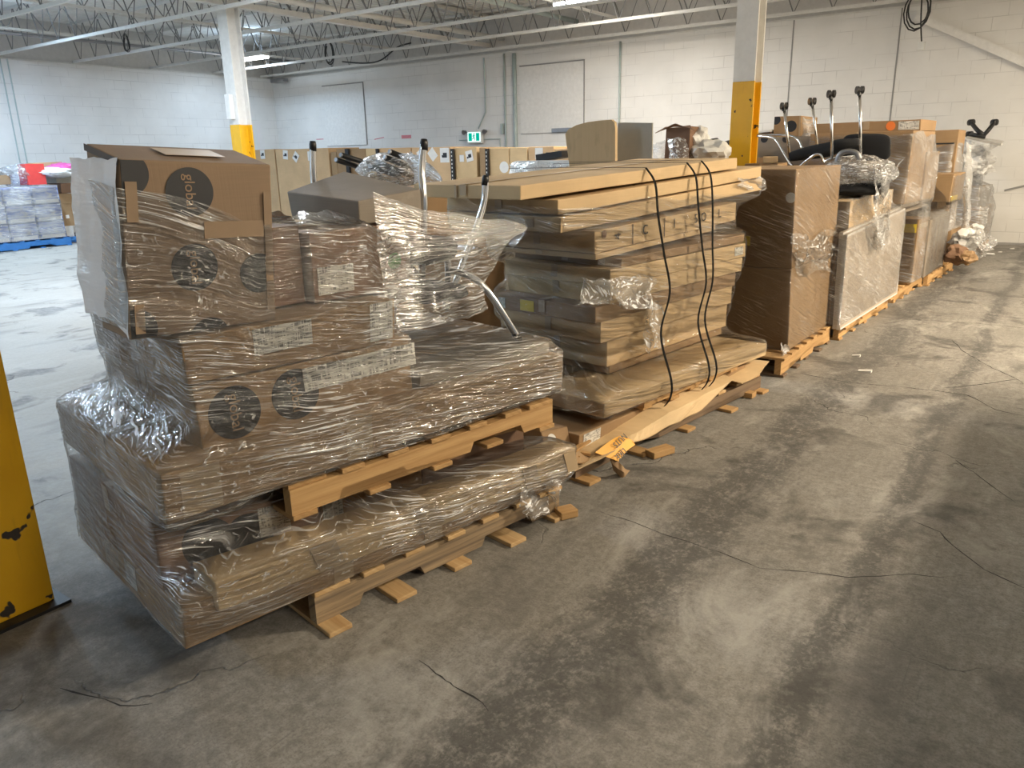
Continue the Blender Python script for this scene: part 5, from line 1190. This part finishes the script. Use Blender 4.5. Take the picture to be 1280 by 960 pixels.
for i, (x0, x1) in enumerate(((563.6, 567.4), (607.3, 610.5), (470.5, 473), (432, 436))):
    a, b = on_y(x0, 186, Yg-.05), on_y(x1, 186, Yg-.05); bm = bmesh.new(); box(bm, a.x, b.x, Yg-.08, Yg-.03, 0, a.z)
    o = tag(obj('rack_post', bm, M['black']), ['black perforated post below the exit sign, left of the tan bin', 'black perforated post right of the tan bin below the exit sign', 'black post between the bins behind the black legs', 'black post behind the leftmost black legs'][i], 'post')
    if i < 2:
        bm = bmesh.new()
        for k in range(9): z = a.z-.06-k*.07; box(bm, (a.x+b.x)/2-.008, (a.x+b.x)/2+.008, Yg-.084, Yg-.079, z-.015, z+.015)
        obj('post_slots', bm, M['paper_white'], o)

# ================================================================== far left: blue pallet load and boxes
A0, A1 = on_z(-60, 322, 0), on_z(90, 306, 0); dv = A1-A0; degb = math.degrees(math.atan2(dv.x, dv.y)); FL = Frame(A0.x, A0.y, degb); LL = dv.length
pallet(FL, 0, LL, 0, 1.1, 0, 'blue pallet at the far left under wrapped blue packs', ('blue_plastic',)*3, h=.16, nd=8)
zt = FL.sz(20, 234, 0)[1]; cbx = []
for k in range(3):
    for j in range(4):
        z0 = .165+(zt-.165)*k/3; z1 = z0+(zt-.165)/3-.012; s0 = .03+(LL-.06)*j/4; c = cor(FL, s0, s0+(LL-.06)/4-.03, .03, 1.0, z0, z1, crush=.006, seed=100+k*4+j); cbx.append(c)
        row = ('bottom', 'middle', 'top')[k]; colw = ('first', 'second', 'third', 'fourth')[j]
        bm = bmesh.new(); hexa(bm, c, .02); o = tag(obj('wrapped_pack', bm, M['crate']), 'blue printed pack on the blue pallet, %s layer, %s column from the left' % (row, colw), 'wrapped pack', 'blue packs on the far left pallet')
        patch(o, c, 'front', .05, .95, .05, .25, M['paper_white'], 'pale_band', off=.003)
q = FL.p(LL/2, .55, 0); wrap('cloudy stretch wrap around the blue packs at the far left', cbx, (q.x, q.y), .17, zt+.02, M['film_milky'], nth=140, dz=.06, margin=.02, amp=.02, rag=.03, seed=20)
p = on_z(100, 306, 0); FM = Frame(p.x-.1, p.y+.15, degb)
def Lb(px0, px1, py0, py1, w, d, mat, label, nm='cardboard_box', cat='cardboard box', tape=False):
    s0, z1 = FL.sz(px0, py0, w); s1, _ = FL.sz(px1, py0, w); _, z0 = FL.sz((px0+px1)/2, py1, w); c = cor(FL, s0, s1, w, w+d, max(z0, .001), z1, crush=.01, seed=int(px0*7+py0)); return c, carton(c, M[mat], label, name=nm, cat=cat, tape=tape)
s0p, _ = FL.sz(66, 302, .3); s1p, _ = FL.sz(120, 302, .3)
pallet(FL, s0p, s1p+.5, .3, 1.3, 0, 'dark pallet right of the blue pallet at the far left', ('pine_dark', 'blue_plastic', 'pine_dark'), h=.15, nd=6)
Lb(80, 91, 283, 302, .35, .5, 'paper_white', 'white printed carton at the bottom right of the far left boxes')
Lb(69, 79.5, 284, 301, .35, .5, 'card_red', 'dark brown carton at the foot of the far left boxes')
c, o = Lb(69, 92, 255.5, 283, .35, .8, 'card', 'brown carton with a tiny white label in the far left boxes'); patch(o, c, 'front', .45, .65, .35, .5, M['paper_white'], 'shipping_label')
Lb(70, 90, 242, 255, .35, .8, 'card', 'flat brown carton above the one with a tiny white label at far left')
Lb(75, 91, 229, 241.5, .37, .6, 'card_red', 'small brown carton stacked near the top of the far left boxes')
Lb(69, 93, 219, 228.5, .45, .8, 'laminate', 'dark grey flat case on the far left boxes', 'flat_case', 'case')
c, o = Lb(31, 54, 205, 231, .25, .3, 'red', 'bright red printed box on the far left load', 'red_box', 'box')
Lb(47, 78, 203, 219, .9, .6, 'card_light', 'tan box behind the bright red box at far left')
Lb(-8, 12, 219.5, 231, .4, .5, 'card', 'brown box at the very left edge on the blue packs')
lump('plastic_bag', FL.at(81, 211, .6), (.36, .3, .12), M['pink'], None, 'pink plastic bag on the far left boxes', 'plastic bag', amp=.3, seed=41)
lump('plastic_bag', FL.at(66, 216, .5), (.45, .4, .10), M['paper_white'], None, 'pale plastic sheet beside the pink bag at far left', 'plastic bag', amp=.3, seed=42)
lump('plastic_bag', FL.at(24, 221, .6), (.33, .33, .24), M['film_wad'], None, 'grey translucent bag left of the bright red box at far left', 'plastic bag', amp=.25, seed=43)
bm = bmesh.new()
for px in (8, 17): a = on_x(px, 120, XL); tube(bm, [(XL+.03, a.y, 0), (XL+.03, a.y, ZT-.02)], .014, 8)
tag(obj('wall_pipe', bm, M['conduit']), 'pair of thin vertical pipes on the far left wall', 'pipe')

# ================================================================== floor cracks
def crack(pts, wd, label, sd):
    rnd = random.Random(sd); P = [on_z(*p, .0006) for p in pts]; fine = []
    for a, b in zip(P, P[1:]):
        n = max(2, int((b-a).length/.05))
        fine += [a+(b-a)*k/n for k in range(n)]
    fine.append(P[-1]); bm = bmesh.new(); L = []
    for i, p in enumerate(fine):
        t = (fine[min(i+1, len(fine)-1)]-fine[max(i-1, 0)]).normalized(); s = Vector((-t.y, t.x, 0)); j = rnd.uniform(-1, 1)*wd*1.2; k = wd*rnd.uniform(.3, 1)*(0.3 if i in (0, len(fine)-1) else 1)
        L.append((bm.verts.new(p+s*(j+k)), bm.verts.new(p+s*(j-k))))
    for a, b in zip(L, L[1:]): bm.faces.new((a[0], b[0], b[1], a[1]))
    for f in bm.faces: f.normal_update()
    return tag(obj('floor_crack', bm, M['crack']), label, 'floor crack', kind='structure')
crack([(525, 825), (545, 842), (558, 850), (566, 858), (592, 870), (612, 888)], .0035, 'short crack in the floor in front of the closest load', 1)
crack([(750, 640), (790, 652), (830, 668), (900, 690), (950, 710), (1010, 715), (1060, 722), (1140, 718), (1180, 722)], .003, 'long crack crossing the aisle in the middle of the floor', 2)
crack([(1140, 650), (1175, 665), (1200, 690), (1230, 712), (1280, 735)], .004, 'crack at the right edge of the aisle floor', 3)
crack([(1190, 425), (1205, 440), (1240, 460), (1272, 474), (1280, 480)], .005, 'crack in the far right of the aisle floor', 4)
crack([(1000, 467), (1060, 478), (1120, 483), (1160, 487), (1210, 494), (1245, 512), (1280, 520)], .005, 'joint line running across the aisle from the two tall boxes', 5)
crack([(1180, 485), (1230, 480), (1272, 474)], .006, 'dark crack branching from the joint line at the right', 6)
crack([(1090, 395), (1150, 400), (1220, 404), (1280, 410)], .006, 'joint line across the far aisle beyond the table tops', 7)
crack([(1195, 575), (1230, 600), (1270, 628)], .004, 'short straight groove at the right of the aisle floor', 8)
crack([(75, 860), (110, 868), (150, 882), (190, 880)], .004, 'dark crack at lower left in front of the closest load', 9)

# ================================================================== light
w = bpy.data.worlds.new('world'); scn.world = w; w.use_nodes = True
w.node_tree.nodes['Background'].inputs[0].default_value = (.9, .95, 1, 1); w.node_tree.nodes['Background'].inputs[1].default_value = .02
def area(x, y, z, p, col, sx=1.2, sy=.2, tgt=None, spread=180):
    l = bpy.data.lights.new('lamp_light', 'AREA'); l.shape = 'RECTANGLE'; l.size = sx; l.size_y = sy; l.energy = p; l.color = col; l.spread = math.radians(spread)
    o = bpy.data.objects.new('lamp_light', l); COL.objects.link(o); o.location = (x, y, z)
    if tgt: o.rotation_euler = (Vector(tgt)-Vector((x, y, z))).to_track_quat('-Z', 'Y').to_euler()
    return o
WARM, NEUT, COOL = (1, .85, .64), (1, .93, .82), (.58, .78, 1)
def lamp_light(x, y, e, col, sx=1.2, sy=.2, up=.2):
    area(x, y, 3.8, e, col, sx, sy); o = area(x, y, 4.0, e*up, col, sx, sy); o.rotation_euler = (math.pi, 0, 0)
lamp_light(-6.81, 11.8, 125, NEUT); lamp_light(-16.45, 12.5, 55, COOL)
for x, y, e, c in ((-15.2, 6.5, 190, COOL), (-11.5, 3.0, 155, COOL), (-7.2, .2, 70, COOL), (-6.4, -3.4, 165, COOL), (-16, 0, 150, COOL), (-8.4, 6.4, 240, (.86, .92, 1))): lamp_light(x, y, e, c)  # unseen lamps; one by the front wall added to brighten the tall box's wrap
for x, y, e in ((3.5, 7.0, 760), (3.4, 1.2, 140), (1.6, 11.0, 125)): lamp_light(x, y, e, WARM, .2, 1.2, .06)

vs = scn.view_settings; vs.view_transform = 'Standard'; vs.look = 'None'; vs.exposure = 0.3; vs.gamma = 1.0; vs.use_curve_mapping = False
scn.cycles.use_denoising = True
scn.cycles.max_bounces = 8; scn.cycles.transparent_max_bounces = 24; scn.cycles.diffuse_bounces = 4; scn.cycles.glossy_bounces = 3
scn.cycles.caustics_reflective = False; scn.cycles.caustics_refractive = False; scn.cycles.sample_clamp_indirect = 6
